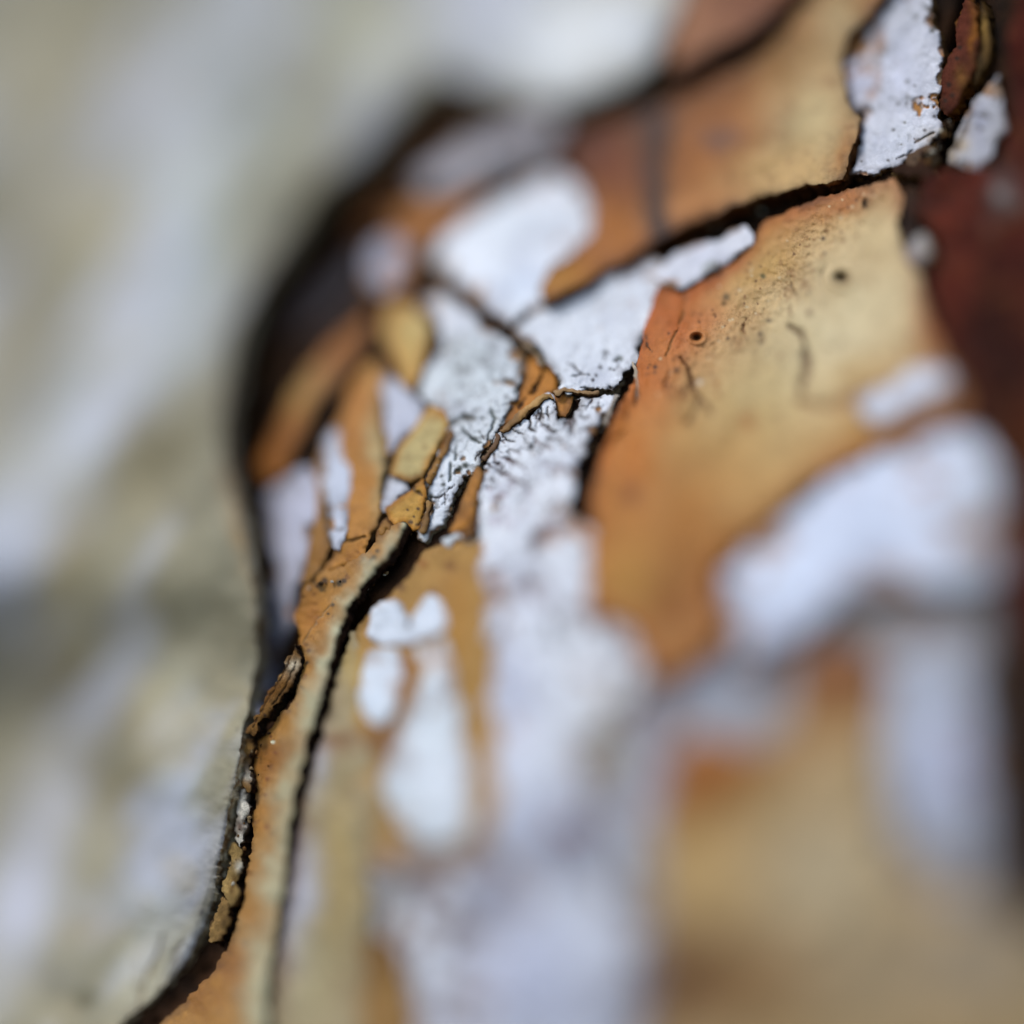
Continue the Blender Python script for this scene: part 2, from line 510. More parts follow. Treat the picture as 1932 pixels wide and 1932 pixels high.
    usedv[boff + inner] = True
    rm = np.cumsum(usedv) - 1
    F2 = [[int(rm[v]) for v in f] for f in F]
    o = build(name, V[usedv], F2, [mat, M_EDGE], fm, np.clip(np.vstack(tl), 0.004, 0.9), sharp, parent)
    if label:
        o['label'] = label
    return o

# inner bark under all the plates
def core():
    st = 11.0
    xs = np.arange(-800, 2740, st)
    X, Y = np.meshgrid(xs, xs)
    n = len(xs)
    x, y = X.ravel(), Y.ravel()
    dep = base(x, y) + crevice(x, y) + 5 * fbm(x, y, 30, 5, 4)
    V = place(x, y, dep)
    k = np.clip(0.45 + 0.6 * fbm(x, y, 60, 8, 4), 0, 1)[:, None]
    col = alb(34, 25, 20) * (1 - k) + alb(72, 48, 30) * k
    idx = np.arange(n * n).reshape(n, n)
    F = np.stack([idx[:-1, :-1], idx[1:, :-1], idx[1:, 1:], idx[:-1, 1:]], -1).reshape(-1, 4)
    ring = np.concatenate([idx[0, :-1], idx[:-1, -1], idx[-1, :0:-1], idx[:0:-1, 0]])
    back = V[ring].copy()
    back[:, 1] = 7.0
    back[:, 0] *= 0.8; back[:, 2] *= 1.0
    b0 = len(V)
    m = len(ring)
    FF = F.tolist() + [[int(ring[i]), int(ring[(i + 1) % m]), b0 + (i + 1) % m, b0 + i] for i in range(m)] + [[b0 + i for i in range(m)]]
    cc = np.vstack([col, np.tile(alb(60, 42, 30), (m, 1))])
    tl = np.vstack([cc[np.array(f)] for f in FF]) if False else cc[np.concatenate([np.asarray(f) for f in FF])]
    build('inner_bark', np.vstack([V, back]), FF, [M_EDGE], [0] * len(FF), tl)
core()

# ------------------------------------------------------------------ colours
WHITE = (214, 214, 224); LILAC = (190, 188, 204); GREYW = (198, 201, 208)
ORANGE = (184, 118, 48); CREAM = (192, 176, 134); TAN = (170, 132, 72); BROWN = (96, 52, 24); RED = (84, 38, 28)
PALE = (176, 177, 168)

def C2(pts):                                     # helper: doubled detail coordinates of the middle of the picture
    return [(483 + a / 2, 483 + b / 2) for a, b in pts]

def walk(x, y, ang, n, step, bend):
    p = [(x, y)]
    for _ in range(n):
        ang += random.uniform(-bend, bend)
        x += math.cos(ang) * step; y += math.sin(ang) * step
        p.append((x, y))
    return p

# ------------------------------------------------------------------ the big pale plate on the far side
def pale_extra(x, y, d, h, tint):
    # rolled edge towards the crevice, gentle long ridges
    h = h + 26 * fbm(x, y, 260, 71, 2) + 6 * fbm(x * 0.6 + y * 0.8, y * 0.2, 70, 75, 2)
    # long drawn-out weathering streaks along the stem
    u, v = x * 0.62 + y * 0.79, -x * 0.79 + y * 0.62
    u2, v2 = -u, v
    k = np.clip(0.5 + 1.0 * fbm(x * 0.55 + y * 0.83 + 0 * u, (x * 0.83 - y * 0.55) * 2.2, 330, 81, 3), 0, 1)[:, None] * 0.30
    tint = tint * (1 - k) + alb(176, 168, 140) * k
    k = np.clip(-0.05 + 1.1 * fbm(x * 0.79 - y * 0.62, (x * 0.62 + y * 0.79) * 0.45, 95, 87, 4), 0, 1)[:, None] * 0.55
    tint = tint * (1 - k) + alb(98, 90, 62) * k
    a = np.clip(-0.1 + 1.3 * fbm((x * 0.80 + y * 0.60) * 1.6, (-x * 0.60 + y * 0.80) * 0.5, 150, 95, 3), 0, 1)[:, None] * 0.6
    tint = tint * (1 - a) + alb(180, 183, 206) * a
    a = np.clip(-0.15 + 1.2 * fbm(x, y, 110, 103, 4), 0, 1)[:, None] * 0.5
    tint = tint * (1 - a) + alb(180, 168, 136) * a
    return h, tint

plate('bark_plate', [(-760, -760), (1500, -760), (1330, -300), (1300, -60), (1262, 40), (1232, 110), (1170, 160), (1060, 190), (960, 178), (890, 150), (835, 132), (790, 150), (725, 220),
                     (664, 296), (600, 340), (536, 428), (478, 526), (440, 610), (426, 700), (416, 780), (420, 870), (447, 960), (465, 1050), (480, 1120),
                     (484, 1200), (478, 1270), (463, 1350), (450, 1420), (438, 1500), (418, 1600), (402, 1690), (385, 1750), (345, 1820), (290, 1880), (225, 1935),
                     (100, 2050), (-150, 2300), (-500, 2740), (-760, 2740)],
      64, 40, M_PALE, (126, 121, 105), lip=0.0, grime=.4,
      blobs=[(380, 350, 110, 330, 22, (164, 172, 170), .9), (100, 860, 80, 360, 42, (190, 192, 204), .85), (60, 1640, 60, 220, 20, (190, 192, 216), .9), (230, 520, 90, 180, 35, (176, 168, 140), .55),
             (520, 60, 80, 120, 0, (176, 176, 190), .6), (150, 120, 160, 100, 0, (166, 158, 130), .6), (20, 480, 60, 140, 20, (150, 140, 108), .6),
             (690, 100, 130, 120, 0, (188, 186, 168), .5), (1080, 60, 210, 130, 0, (222, 230, 246), 1.0), (1190, 40, 60, 60, 0, (206, 214, 240), .8),
             (270, 880, 60, 150, 45, (116, 106, 72), .85), (130, 1030, 40, 60, 30, (138, 124, 84), .6), (200, 1330, 100, 60, 20, (92, 84, 64), .9), (60, 640, 70, 120, 30, (126, 118, 90), .7), (90, 1260, 60, 50, 0, (120, 110, 86), .7),
             (60, 1380, 80, 40, 0, (110, 104, 92), .7), (300, 1320, 70, 60, 0, (188, 180, 154), .6), (230, 1560, 70, 90, 20, (184, 176, 144), .7), (215, 1660, 50, 22, -25, (138, 128, 98), .7), (100, 1500, 60, 50, 0, (176, 176, 196), .5),
             (180, 1745, 50, 22, -10, (150, 132, 84), .6), (280, 1700, 60, 70, 0, (186, 190, 192), .6), (330, 1450, 50, 160, 0, (168, 174, 178), .6),
             (455, 870, 26, 110, 0, (168, 134, 92), .8), (462, 1020, 20, 90, -10, (176, 146, 100), .8), (445, 700, 22, 90, 0, (140, 112, 80), .7), (500, 500, 20, 60, 30, (160, 134, 98), .6), (330, 1890, 60, 30, -35, (186, 158, 120), .7),
             (270, 1810, 40, 70, 30, (198, 192, 176), .7), (160, 1880, 26, 18, 0, (74, 72, 44), .9), (110, 1840, 30, 24, 0, (120, 116, 108), .8)],
      spots=[(414, 1628, 3), (411, 1650, 2.5), (398, 1730, 3), (396, 1742, 3.5), (385, 1752, 3), (379, 1765, 4), (372, 1790, 3), (360, 1800, 3), (349, 1838, 2.6), (340, 1846, 2.4), (330, 1856, 2.6), (380, 1720, 5), (447, 1376, 3), (434, 1500, 2.4), (430, 1545, 2.4), (420, 1580, 3)],
      cracks=[([(345, 1800), (325, 1840), (300, 1890)], 4, (130, 104, 66), .6), ([(310, 1760), (300, 1800), (270, 1860), (262, 1900)], 7, (140, 118, 76), .6), ([(350, 1770), (330, 1800), (326, 1820)], 6, (120, 100, 70), .6),
              ([(250, 1790), (262, 1830), (258, 1870)], 6, (130, 112, 76), .5), ([(230, 1760), (245, 1720), (300, 1740)], 7, (130, 118, 86), .5)],
      jit=2.2, dome=26, wav=4, wall=(120, 92, 58), wall2=(220, 206, 180), mottle=0.08, edge_rough=0.9, rows=8, extra=pale_extra,
      label='large smooth grey-white bark plate curving away')

# ------------------------------------------------------------------ low white sheets
plate('white_scale', [(960, 1080), (1100, 1060), (1180, 1150), (1300, 1050), (1500, 900), (1700, 780), (1930, 760), (1960, 1200), (2000, 2000), (2300, 2700), (500, 2700), (560, 2100), (600, 1800), (660, 1600), (720, 1450), (780, 1300), (880, 1150), (920, 1100)],
      8, 14, M_WHITE, (150, 146, 152),
      blobs=[(1280, 1350, 120, 60, -30, (112, 100, 104), .8), (1560, 1205, 90, 34, 0, (96, 66, 54), .9), (1420, 1230, 90, 60, -30, (150, 148, 164), .8), (1350, 1330, 60, 40, -20, (170, 174, 190), .8), (1740, 1165, 48, 34, 0, (92, 62, 58), .95), (1650, 1180, 120, 40, 0, (128, 118, 116), .8),
             (1900, 1300, 50, 300, 0, (84, 70, 62), .9), (1230, 1480, 60, 120, 25, (170, 172, 196), .5), (1140, 1420, 50, 50, 0, (170, 160, 140), .6)],
      jit=3, wav=5, wall=(90, 64, 56))

# ------------------------------------------------------------------ upper group
plate('bark_plate', [(1262, 90), (1275, 30), (1310, -80), (1400, -300), (1750, -300), (1560, -60), (1480, 0), (1440, 42), (1390, 70), (1320, 100), (1270, 130)],
      76, 52, M_ORANGE, (138, 92, 66), blobs=[(1290, 40, 60, 60, 0, (160, 116, 88), .7), (1430, 10, 60, 40, 0, (116, 74, 58), .6)], wall=(46, 26, 16), wall2=(84, 50, 34), label='pinkish brown bark plate at the top edge')
plate('bark_plate', [(1062, 272), (1104, 242), (1196, 214), (1300, 174), (1410, 118), (1482, 62), (1540, -40), (1600, -300), (1820, -300), (1700, -60), (1655, 10), (1625, 45), (1597, 75), (1585, 115), (1592, 180), (1612, 215), (1625, 225), (1616, 262), (1603, 300), (1592, 335),
                     (1550, 348), (1470, 362), (1400, 382), (1330, 408), (1270, 436), (1215, 470), (1150, 508), (1090, 540), (1028, 566), (1020, 535), (1040, 500), (1085, 470), (1112, 435), (1116, 395), (1092, 345), (1068, 305)],
      52, 40, M_ORANGE, (158, 102, 48), rim=(110, 62, 26), rim_w=14,
      blobs=[(1125, 280, 90, 60, -15, (66, 24, 10), .98), (1300, 170, 150, 34, -25, (64, 34, 18), .85), (1170, 320, 80, 70, 0, (112, 58, 24), .8), (1540, 230, 90, 170, 10, (192, 172, 128), .95), (1480, 330, 130, 50, -15, (196, 166, 118), .8), (1480, 110, 80, 60, -20, (140, 104, 52), .7),
             (1580, 30, 60, 80, 0, (184, 164, 124), .8), (1330, 180, 90, 40, -20, (130, 82, 36), .7), (1300, 390, 80, 30, -25, (196, 140, 92), .7), (1060, 530, 60, 30, -20, (196, 146, 74), .7), (1150, 430, 60, 50, 0, (174, 112, 52), .6),
             (1238, 210, 36, 60, 0, (92, 76, 72), .98), (1240, 290, 26, 70, 0, (76, 56, 46), .98), (1238, 380, 24, 60, 0, (56, 42, 36), .98), (1250, 436, 26, 34, 0, (54, 46, 44), .98), (1355, 262, 34, 30, 0, (104, 78, 70), .95), (1595, 290, 22, 40, 15, (168, 116, 60), .7)],
      cracks=[([(1234, 170), (1246, 250), (1230, 330), (1240, 400), (1254, 470)], 34, (58, 44, 40), .95), ([(1180, 330), (1190, 380), (1176, 430)], 10, (110, 64, 32), .6)],
      jit=3, wav=5, wall=(64, 38, 20), wall2=(132, 84, 44), curl=6, mottle=.08, edge_rough=1.3, label='orange bark plate fading to cream with a dark overhanging edge')
plate('white_scale', [(790, 335), (850, 283), (950, 238), (1045, 215), (1062, 242), (1010, 288), (930, 318), (870, 348), (805, 365)], 34, 26, M_WHITE, (158, 154, 164), wall=(70, 60, 48), wall2=(96, 84, 66), jit=3, follow=.15)
plate('bark_flake', [(735, 405), (770, 385), (840, 385), (905, 355), (925, 365), (895, 390), (860, 425), (810, 440), (780, 480), (770, 540), (735, 560), (720, 540), (760, 470)], 20, 18, M_ORANGE, (164, 108, 52), blobs=[(790, 395, 30, 14, 0, (180, 140, 96), .7)], follow=.2)
plate('white_scale', [(698, 500), (708, 462), (734, 446), (762, 462), (768, 500), (758, 530), (730, 548), (704, 540)], 26, 22, M_WHITE, (156, 155, 172), follow=.25, wall=(110, 72, 40))
plate('white_scale', [(812, 488), (850, 442), (900, 402), (956, 366), (1004, 334), (1062, 328), (1108, 356), (1135, 395), (1135, 440), (1105, 485), (1065, 515), (1045, 540), (1030, 574), (992, 590), (962, 612), (930, 596), (900, 572), (868, 540), (832, 520)],
      26, 26, M_WHITE, WHITE, blobs=[(960, 420, 60, 60, 0, (206, 208, 216), .6), (1000, 540, 60, 40, 0, (206, 214, 236), .6)], wall=(60, 54, 44))

# flakes lying down in the dark crevice
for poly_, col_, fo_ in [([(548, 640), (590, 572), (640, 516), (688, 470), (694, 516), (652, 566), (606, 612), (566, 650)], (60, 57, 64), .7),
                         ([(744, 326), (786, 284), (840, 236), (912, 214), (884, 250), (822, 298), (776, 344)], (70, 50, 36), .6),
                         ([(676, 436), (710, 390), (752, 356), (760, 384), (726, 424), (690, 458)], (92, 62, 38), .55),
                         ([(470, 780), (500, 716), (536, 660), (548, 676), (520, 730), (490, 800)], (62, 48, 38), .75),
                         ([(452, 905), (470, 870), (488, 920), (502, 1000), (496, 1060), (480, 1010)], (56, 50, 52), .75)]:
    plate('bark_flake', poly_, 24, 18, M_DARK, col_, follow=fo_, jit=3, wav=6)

# ------------------------------------------------------------------ middle: white scales in focus
w3s = C2([(1285, 450), (1335, 425), (1320, 365), (1312, 385), (1270, 468), (1395, 440), (1240, 495), (1360, 395), (1350, 430), (1300, 420)])
plate('white_scale', [(968, 628), (1028, 580), (1090, 558), (1150, 525), (1228, 485), (1262, 505), (1260, 545), (1236, 600), (1206, 640), (1196, 680), (1180, 702), (1168, 722), (1158, 740), (1120, 740), (1082, 738), (1052, 733), (1049, 714), (1040, 692), (1022, 668), (996, 645)],
      25, 25, M_WHITE, WHITE, speck=.5, crackle=.35, spots=[(a, b, random.uniform(2.5, 5)) for a, b in w3s],
      cracks=[(C2([(1175, 405), (1200, 420), (1230, 450)]), 4), (C2([(1190, 450), (1260, 448)]), 3.5), (C2([(1310, 360), (1325, 390)]), 4), (C2([(1215, 495), (1250, 500), (1260, 510)]), 4), (C2([(1130, 510), (1190, 515), (1220, 525), (1290, 518), (1340, 500)]), 3.2),
              (C2([(1140, 440), (1150, 470)]), 3), (C2([(1330, 495), (1350, 505), (1370, 490)]), 6), (C2([(1350, 395), (1370, 385), (1390, 400)]), 5, (90, 96, 86))],
      wall=(52, 38, 30), wall2=(170, 160, 140), jit=3.6, mottle=.05, wav=2)
# grey-white scale left of the main crack
plate('white_scale', [(796, 568), (838, 548), (868, 566), (906, 612), (952, 640), (990, 668), (994, 695), (986, 728), (970, 758), (950, 786), (937, 808), (926, 830), (908, 862), (884, 896), (866, 918), (852, 966), (838, 990), (806, 1012), (792, 1014), (790, 1000), (802, 975), (803, 945), (806, 905), (832, 850), (850, 806),
                      (834, 778), (806, 752), (796, 724), (812, 690), (832, 646), (822, 610), (800, 590)],
      22, 22, M_WHITE, (206, 208, 216), speck=.5, crackle=.6, blobs=[(880, 680, 70, 60, 0, (186, 190, 196), .8), (860, 600, 50, 40, 0, (204, 202, 214), .7), (835, 930, 30, 60, 0, (216, 218, 232), .9)],
      cracks=[(C2([(885, 575), (900, 620), (890, 650), (872, 692)]), 5, (44, 56, 48)), (C2([(776, 640), (790, 668), (820, 690), (870, 720)]), 6, (42, 48, 42)), (C2([(755, 715), (752, 772)]), 5, (48, 56, 52)), (C2([(738, 785), (730, 852)]), 6, (44, 54, 48)), (C2([(690, 735), (725, 728), (745, 740)]), 5, (70, 72, 66)),
              (C2([(652, 912), (690, 912), (720, 890), (746, 862)]), 4), (C2([(715, 900), (708, 945)]), 3), (C2([(658, 780), (655, 850), (640, 905), (645, 955)]), 6), (C2([(735, 640), (780, 606), (822, 612)]), 13, (70, 62, 44)), (C2([(965, 560), (945, 600), (925, 640)]), 4, (30, 44, 38)), (C2([(975, 520), (990, 500), (1010, 480)]), 4, (40, 54, 46)),
              (C2([(845, 740), (830, 775)]), 3), (C2([(860, 690), (840, 660)]), 3), (C2([(770, 300), (740, 350), (690, 385)]), 8, (150, 140, 128), .6)],
      spots=[(a, b, random.uniform(3, 6), (48, 52, 46)) for a, b in C2([(985, 410), (700, 830), (705, 862), (765, 810), (750, 820), (645, 915), (655, 925), (660, 905), (770, 800), (640, 935), (790, 790), (995, 495)])],
      wall=(46, 36, 30), wall2=(150, 140, 124), jit=3.6, mottle=.06, wav=2)
# orange under-bark bared along the main crack
plate('bark_flake', [(1002, 672), (1020, 682), (1046, 695), (1052, 716), (1050, 738), (1030, 750), (994, 780), (960, 802), (938, 814), (950, 786), (976, 756), (990, 720)], 14, 12, M_ORANGE, (188, 128, 56),
      cracks=[(C2([(1068, 370), (1082, 405), (1082, 438), (1065, 480), (1040, 520)]), 9, (14, 12, 10), 1.0), (C2([(1020, 540), (990, 570)]), 4), (C2([(990, 575), (1005, 560)]), 5)], jit=1.5, wav=1)
plate('bark_flake', [(1046, 732), (1066, 732), (1080, 745), (1078, 766), (1068, 786), (1050, 784), (1042, 760)], 13, 11, M_ORANGE, (192, 132, 64), jit=1.5, wav=1)
# central white scale
def w6_extra(x, y, d, h, tint):
    low = np.clip((y - 1000) / 200, 0, 1)
    k = (np.clip(0.15 + 1.0 * fbm(x, y, 120, 401, 3), 0, 1) * 0.5 * low)[:, None]
    tint = tint * (1 - k) + alb(150, 152, 178) * k
    k = (np.clip(1.2 - np.abs(fbm(x, y, 170, 405, 3)) / 0.13, 0, 1) * np.clip(fbm(x, y, 200, 409, 2) + 0.6, 0, 1) * 0.9 * low)[:, None]
    tint = tint * (1 - k) + alb(112, 92, 92) * k
    return h - 8 * k[:, 0], tint
w6c = [(C2([(925, 675), (950, 695), (980, 702)]), 4), (C2([(915, 760), (960, 770), (1000, 792), (1026, 816)]), 5.5, (96, 76, 78)), (C2([(912, 808), (950, 830), (1000, 856), (1032, 882)]), 5.5, (104, 86, 90)), (C2([(950, 640), (985, 665), (1012, 668)]), 3.5),
       (C2([(1062, 560), (1078, 590), (1072, 625)]), 4.5), (C2([(1028, 600), (1035, 650), (1052, 660)]), 5), (C2([(1142, 575), (1170, 605), (1192, 645), (1200, 690)]), 8, (70, 50, 46)), (C2([(1065, 786), (1120, 795), (1205, 800)]), 6, (150, 136, 150), .7),
       (C2([(1080, 640), (1130, 662), (1098, 690)]), 4), (C2([(1010, 680), (1040, 724), (1032, 740)]), 3.5), (C2([(1100, 560), (1098, 600), (1108, 622)]), 3.5), (C2([(1085, 530), (1120, 545), (1130, 580)]), 3), (C2([(985, 610), (1000, 640)]), 3.5),
       (C2([(1000, 720), (1050, 735)]), 3.5), (C2([(940, 720), (990, 740), (1000, 760)]), 3.5, (110, 94, 96)), (C2([(1050, 690), (1080, 720), (1120, 725)]), 3.5, (110, 90, 90)), (C2([(860, 780), (900, 800)]), 4), (C2([(1200, 560), (1190, 600), (1210, 640)]), 4),
       (C2([(1030, 1150), (1060, 1060), (1130, 1040), (1200, 1000)]), 20, (96, 74, 74), .9), (C2([(850, 1210), (930, 1190), (1000, 1150)]), 10, (176, 166, 180), .7), (C2([(1010, 1210), (1040, 1260), (1080, 1310)]), 26, (118, 98, 98), .9), (C2([(1060, 1100), (1090, 1200), (1120, 1240)]), 12, (150, 140, 144), .7),
       ([(760, 1640), (830, 1630), (900, 1600), (920, 1560)], 36, (136, 128, 138), .75)]
for _ in range(34):
    cx, cy = random.uniform(925, 1130), random.uniform(770, 900)
    w6c.append((walk(cx, cy, random.choice([0.4, 0.6, 1.6, 2.6]) + random.uniform(-.5, .5), random.randint(2, 5), random.uniform(4, 8), .7), random.uniform(2.2, 3.6), (92, 72, 70), .85))
for _ in range(16):
    cx, cy = random.uniform(915, 1080), random.uniform(900, 1030)
    w6c.append((walk(cx, cy, random.uniform(.8, 1.8), 2, 7, .5), random.uniform(4, 8), (160, 142, 160), .7))
plate('white_scale', [(946, 812), (966, 802), (996, 782), (1034, 752), (1042, 768), (1050, 792), (1066, 794), (1084, 772), (1086, 748), (1120, 748), (1158, 750), (1150, 768), (1136, 796), (1114, 830), (1098, 870), (1084, 915), (1076, 952), (1096, 982), (1140, 1000), (1136, 1060), (1134, 1110), (1136, 1150), (1150, 1158),
                      (1200, 1170), (1236, 1225), (1220, 1290), (1150, 1370), (1110, 1440), (1120, 1520), (1180, 1600), (1215, 1700), (1215, 1850), (1210, 2000), (1100, 2300), (760, 2300), (700, 1950), (735, 1760), (760, 1700), (830, 1640), (905, 1600), (935, 1500), (935, 1400), (925, 1290), (912, 1180), (905, 1080), (902, 990), (902, 930), (908, 885), (925, 850)],
      25, 24, M_WHITE, (212, 212, 222), speck=.4, crackle=1.0, cracks=w6c,
      extra=w6_extra,
      blobs=[(1080, 1590, 78, 64, 0, (78, 76, 104), .97), (930, 1690, 60, 48, 0, (112, 110, 136), .85), (1040, 1520, 140, 50, -20, (178, 180, 202), .7), (960, 1350, 60, 200, 0, (196, 198, 222), .6), (1000, 1850, 160, 160, 0, (190, 192, 220), .8), (1000, 1100, 50, 60, 0, (204, 206, 222), .5),
             (1150, 1370, 40, 80, 30, (176, 162, 130), .7), (1160, 1480, 40, 60, 0, (160, 158, 170), .6), (800, 1660, 80, 30, -10, (150, 146, 158), .7)],
      spots=[(a, b, random.uniform(4, 9), (172, 154, 172)) for a, b in C2([(935, 900), (890, 915), (940, 960), (900, 1000), (960, 1010)])],
      wall=(64, 40, 34), wall2=(120, 96, 86), jit=3.6, mottle=.05, wav=2.5)

# ------------------------------------------------------------------ the large orange plate
p2_spots = [(1527, 590, 6, (84, 46, 34)), (1435, 631, 4.5), (1436, 645, 3.5), (1450, 605, 3.5), (1554, 450, 4), (1556, 477, 3), (1371, 560, 7, (78, 68, 44)), (1365, 572, 5, (110, 84, 44)), (1440, 521, 5, (84, 84, 52)), (1374, 638, 3.5), (1236, 693, 4), (1236, 702, 3), (1277, 698, 4.5), (1222, 694, 2.5), (1190, 935, 18, (128, 78, 36)),
            (1632, 380, 6), (1633, 390, 5), (1410, 795, 14, (168, 122, 74)), (1262, 548 + 180, 3), (1525, 553, 2.5), (1592, 455, 3, (130, 84, 50)), (1604, 470, 3, (140, 100, 60)), (1287, 749, 4, (140, 84, 40)), (1352, 723, 6, (160, 108, 54)), (1321, 721, 5, (206, 190, 176)), (1600, 392, 3), (1617, 378, 2.5), (1355, 745, 5, (158, 112, 64))]
for _ in range(90):
    t = random.random()
    p2_spots.append((1230 + 420 * t + random.gauss(0, 40), 740 - 400 * t + random.gauss(0, 40), random.uniform(1.6, 2.8), random.choice([(120, 78, 36), (90, 56, 30), (206, 186, 150)])))
p2_cr = [([(1282, 672), (1292, 686), (1299, 694), (1303, 712), (1308, 732), (1318, 750), (1312, 772), (1294, 800), (1284, 812)], 8, (76, 38, 18)), ([(1304, 714), (1292, 730), (1288, 752)], 4, (84, 46, 22)), ([(1318, 750), (1332, 762), (1340, 780)], 4, (96, 56, 28)), ([(1262, 700), (1254, 722), (1258, 742)], 4, (100, 56, 26)), ([(1410, 600), (1400, 622), (1408, 640)], 3.5, (110, 74, 44)), ([(1560, 500), (1548, 520), (1552, 540)], 3.5, (104, 76, 50)), ([(1230, 660), (1222, 648), (1216, 628)], 5, (70, 52, 34)), ([(1255, 673), (1265, 648), (1286, 600), (1295, 556)], 4, (110, 84, 44), .7),
         ([(1486, 615), (1510, 628), (1521, 655), (1524, 690), (1514, 735), (1512, 760)], 14, (92, 62, 46), .9), ([(1512, 757), (1570, 764), (1640, 742), (1700, 720)], 22, (140, 98, 58), .8), ([(1490, 526), (1499, 550), (1501, 558)], 3, (90, 76, 56)), ([(1494, 575), (1490, 600)], 4, (110, 70, 50)),
         ([(1200, 692), (1203, 735), (1199, 764)], 6, (60, 36, 22)), ([(1180, 742), (1184, 780), (1180, 800)], 5, (120, 76, 30), .7), ([(1140, 860), (1160, 830), (1185, 810)], 9, (150, 96, 36), .6), ([(1530, 900), (1450, 980), (1370, 1050)], 26, (150, 112, 70), .7)]
def p2_extra(x, y, d, h, tint):
    # fine crazing of the skin along the fold
    k = (np.abs(fbm(x, y, 10, 301, 3)) < 0.07) & (fbm(x, y, 60, 305, 2) > -0.1)
    dd, _, _ = seg_dist(x, y, [(1640, 360), (1560, 430), (1470, 545), (1400, 620), (1300, 700)])
    kk = (k * np.exp(-(dd / 46) ** 2) * 0.55)[:, None]
    tint = tint * (1 - kk) + alb(130, 92, 48) * kk
    h = h - 2.0 * kk[:, 0] + 1.6 * fbm(x, y, 7, 311, 2) * np.exp(-(dd / 60) ** 2)
    # hollow beyond the fold, then swelling towards the eye
    h = h + 16 * np.exp(-(((x - 1250) / 110) ** 2 + ((y - 850) / 220) ** 2))
    return h, tint
orange_plate = plate('bark_plate', [(1244, 540), (1286, 552), (1322, 536), (1390, 492), (1424, 458), (1434, 425), (1480, 402), (1550, 372), (1620, 356), (1688, 338), (1702, 372), (1694, 420), (1704, 462), (1724, 505), (1748, 560), (1764, 620), (1790, 660), (1830, 700), (1850, 760), (1800, 800), (1720, 830), (1640, 860), (1580, 880),
                     (1530, 915), (1450, 985), (1385, 1042), (1352, 1075), (1348, 1115), (1372, 1180), (1335, 1240), (1285, 1265), (1225, 1280), (1206, 1235), (1184, 1184), (1150, 1168), (1112, 1166), (1108, 1120), (1114, 1050), (1122, 990), (1112, 955), (1122, 900), (1136, 850), (1152, 806), (1168, 762), (1186, 735), (1200, 712), (1204, 676), (1214, 640), (1218, 605), (1232, 568)],
      36, 34, M_ORANGE, (190, 150, 94), rim=(164, 88, 30), rim_w=24, crackle=.0,
      blobs=[(1280, 620, 85, 90, 0, (184, 98, 36), .97), (1225, 720, 70, 70, 0, (186, 104, 42), .9), (1190, 860, 70, 130, 10, (186, 112, 40), .9), (1160, 1020, 60, 100, 0, (184, 122, 52), .8), (1460, 440, 70, 34, -25, (180, 116, 44), .7), (1600, 560, 140, 115, -40, (216, 200, 162), .98), (1480, 700, 150, 120, -45, (210, 192, 150), .95), (1410, 800, 120, 90, -45, (190, 170, 118), .8), (1670, 440, 60, 90, 0, (212, 190, 146), .9), (1700, 560, 60, 90, 0, (212, 194, 154), .8), (1590, 640, 90, 80, 0, (214, 200, 164), .85),
             (1380, 850, 110, 90, -45, (188, 148, 92), .7), (1290, 1000, 100, 120, 0, (172, 114, 52), .85), (1180, 1080, 60, 60, 0, (184, 140, 66), .6), (1280, 1160, 70, 80, 0, (146, 88, 36), .9), (1752, 610, 20, 90, 0, (150, 86, 32), .9), (1640, 820, 60, 30, -15, (180, 130, 62), .8), (1750, 800, 70, 40, -15, (120, 72, 30), .8), (1790, 720, 40, 50, 0, (90, 48, 24), .9),
             (1440, 500, 60, 30, -40, (200, 168, 106), .7), (1600, 390, 60, 20, -15, (160, 96, 44), .8), (1620, 700, 40, 30, 0, (176, 148, 98), .6)],
      cracks=p2_cr, spots=p2_spots, pits=[(1315, 637, 8, 6, 22), (1588, 525, 12, 10, 20), (1632, 386, 4, 8, 8)], jit=2.6, wav=4, mottle=.06, wall=(58, 36, 24), wall2=(104, 70, 48), curl=3, extra=p2_extra,
      label='large smooth orange bark plate with a cream middle and dark pits')
plate('white_scale', [(1238, 512), (1262, 490), (1300, 472), (1360, 444), (1408, 430), (1424, 442), (1420, 466), (1384, 488), (1344, 508), (1314, 532), (1288, 546), (1258, 538), (1240, 528)], 44, 9, M_WHITE, (208, 206, 218), parent=orange_plate, spots=[(1345, 498, 8, (130, 132, 130)), (1330, 506, 7, (140, 142, 140)), (1300, 480, 4, (170, 168, 176))], wall=(120, 90, 60), jit=2)
plate('white_scale', [(1616, 762), (1660, 728), (1720, 698), (1768, 688), (1802, 706), (1796, 742), (1752, 776), (1694, 802), (1640, 808)], 46, 10, M_WHITE, (208, 210, 226), parent=orange_plate, wall=(120, 80, 50), jit=3)
plate('white_scale', [(1364, 1100), (1390, 1050), (1440, 1010), (1510, 960), (1570, 905), (1640, 870), (1720, 840), (1800, 815), (1868, 830), (1890, 900), (1896, 1010), (1880, 1100), (1790, 1110), (1700, 1106), (1620, 1126), (1560, 1160), (1500, 1210), (1430, 1240), (1390, 1250), (1380, 1180)],
      52, 30, M_WHITE, (204, 208, 228), blobs=[(1840, 1000, 50, 150, 0, (178, 180, 190), .8), (1450, 1100, 60, 50, 0, (206, 212, 238), .7), (1480, 1200, 50, 40, 0, (168, 168, 190), .6)], wall=(96, 72, 64), jit=5)
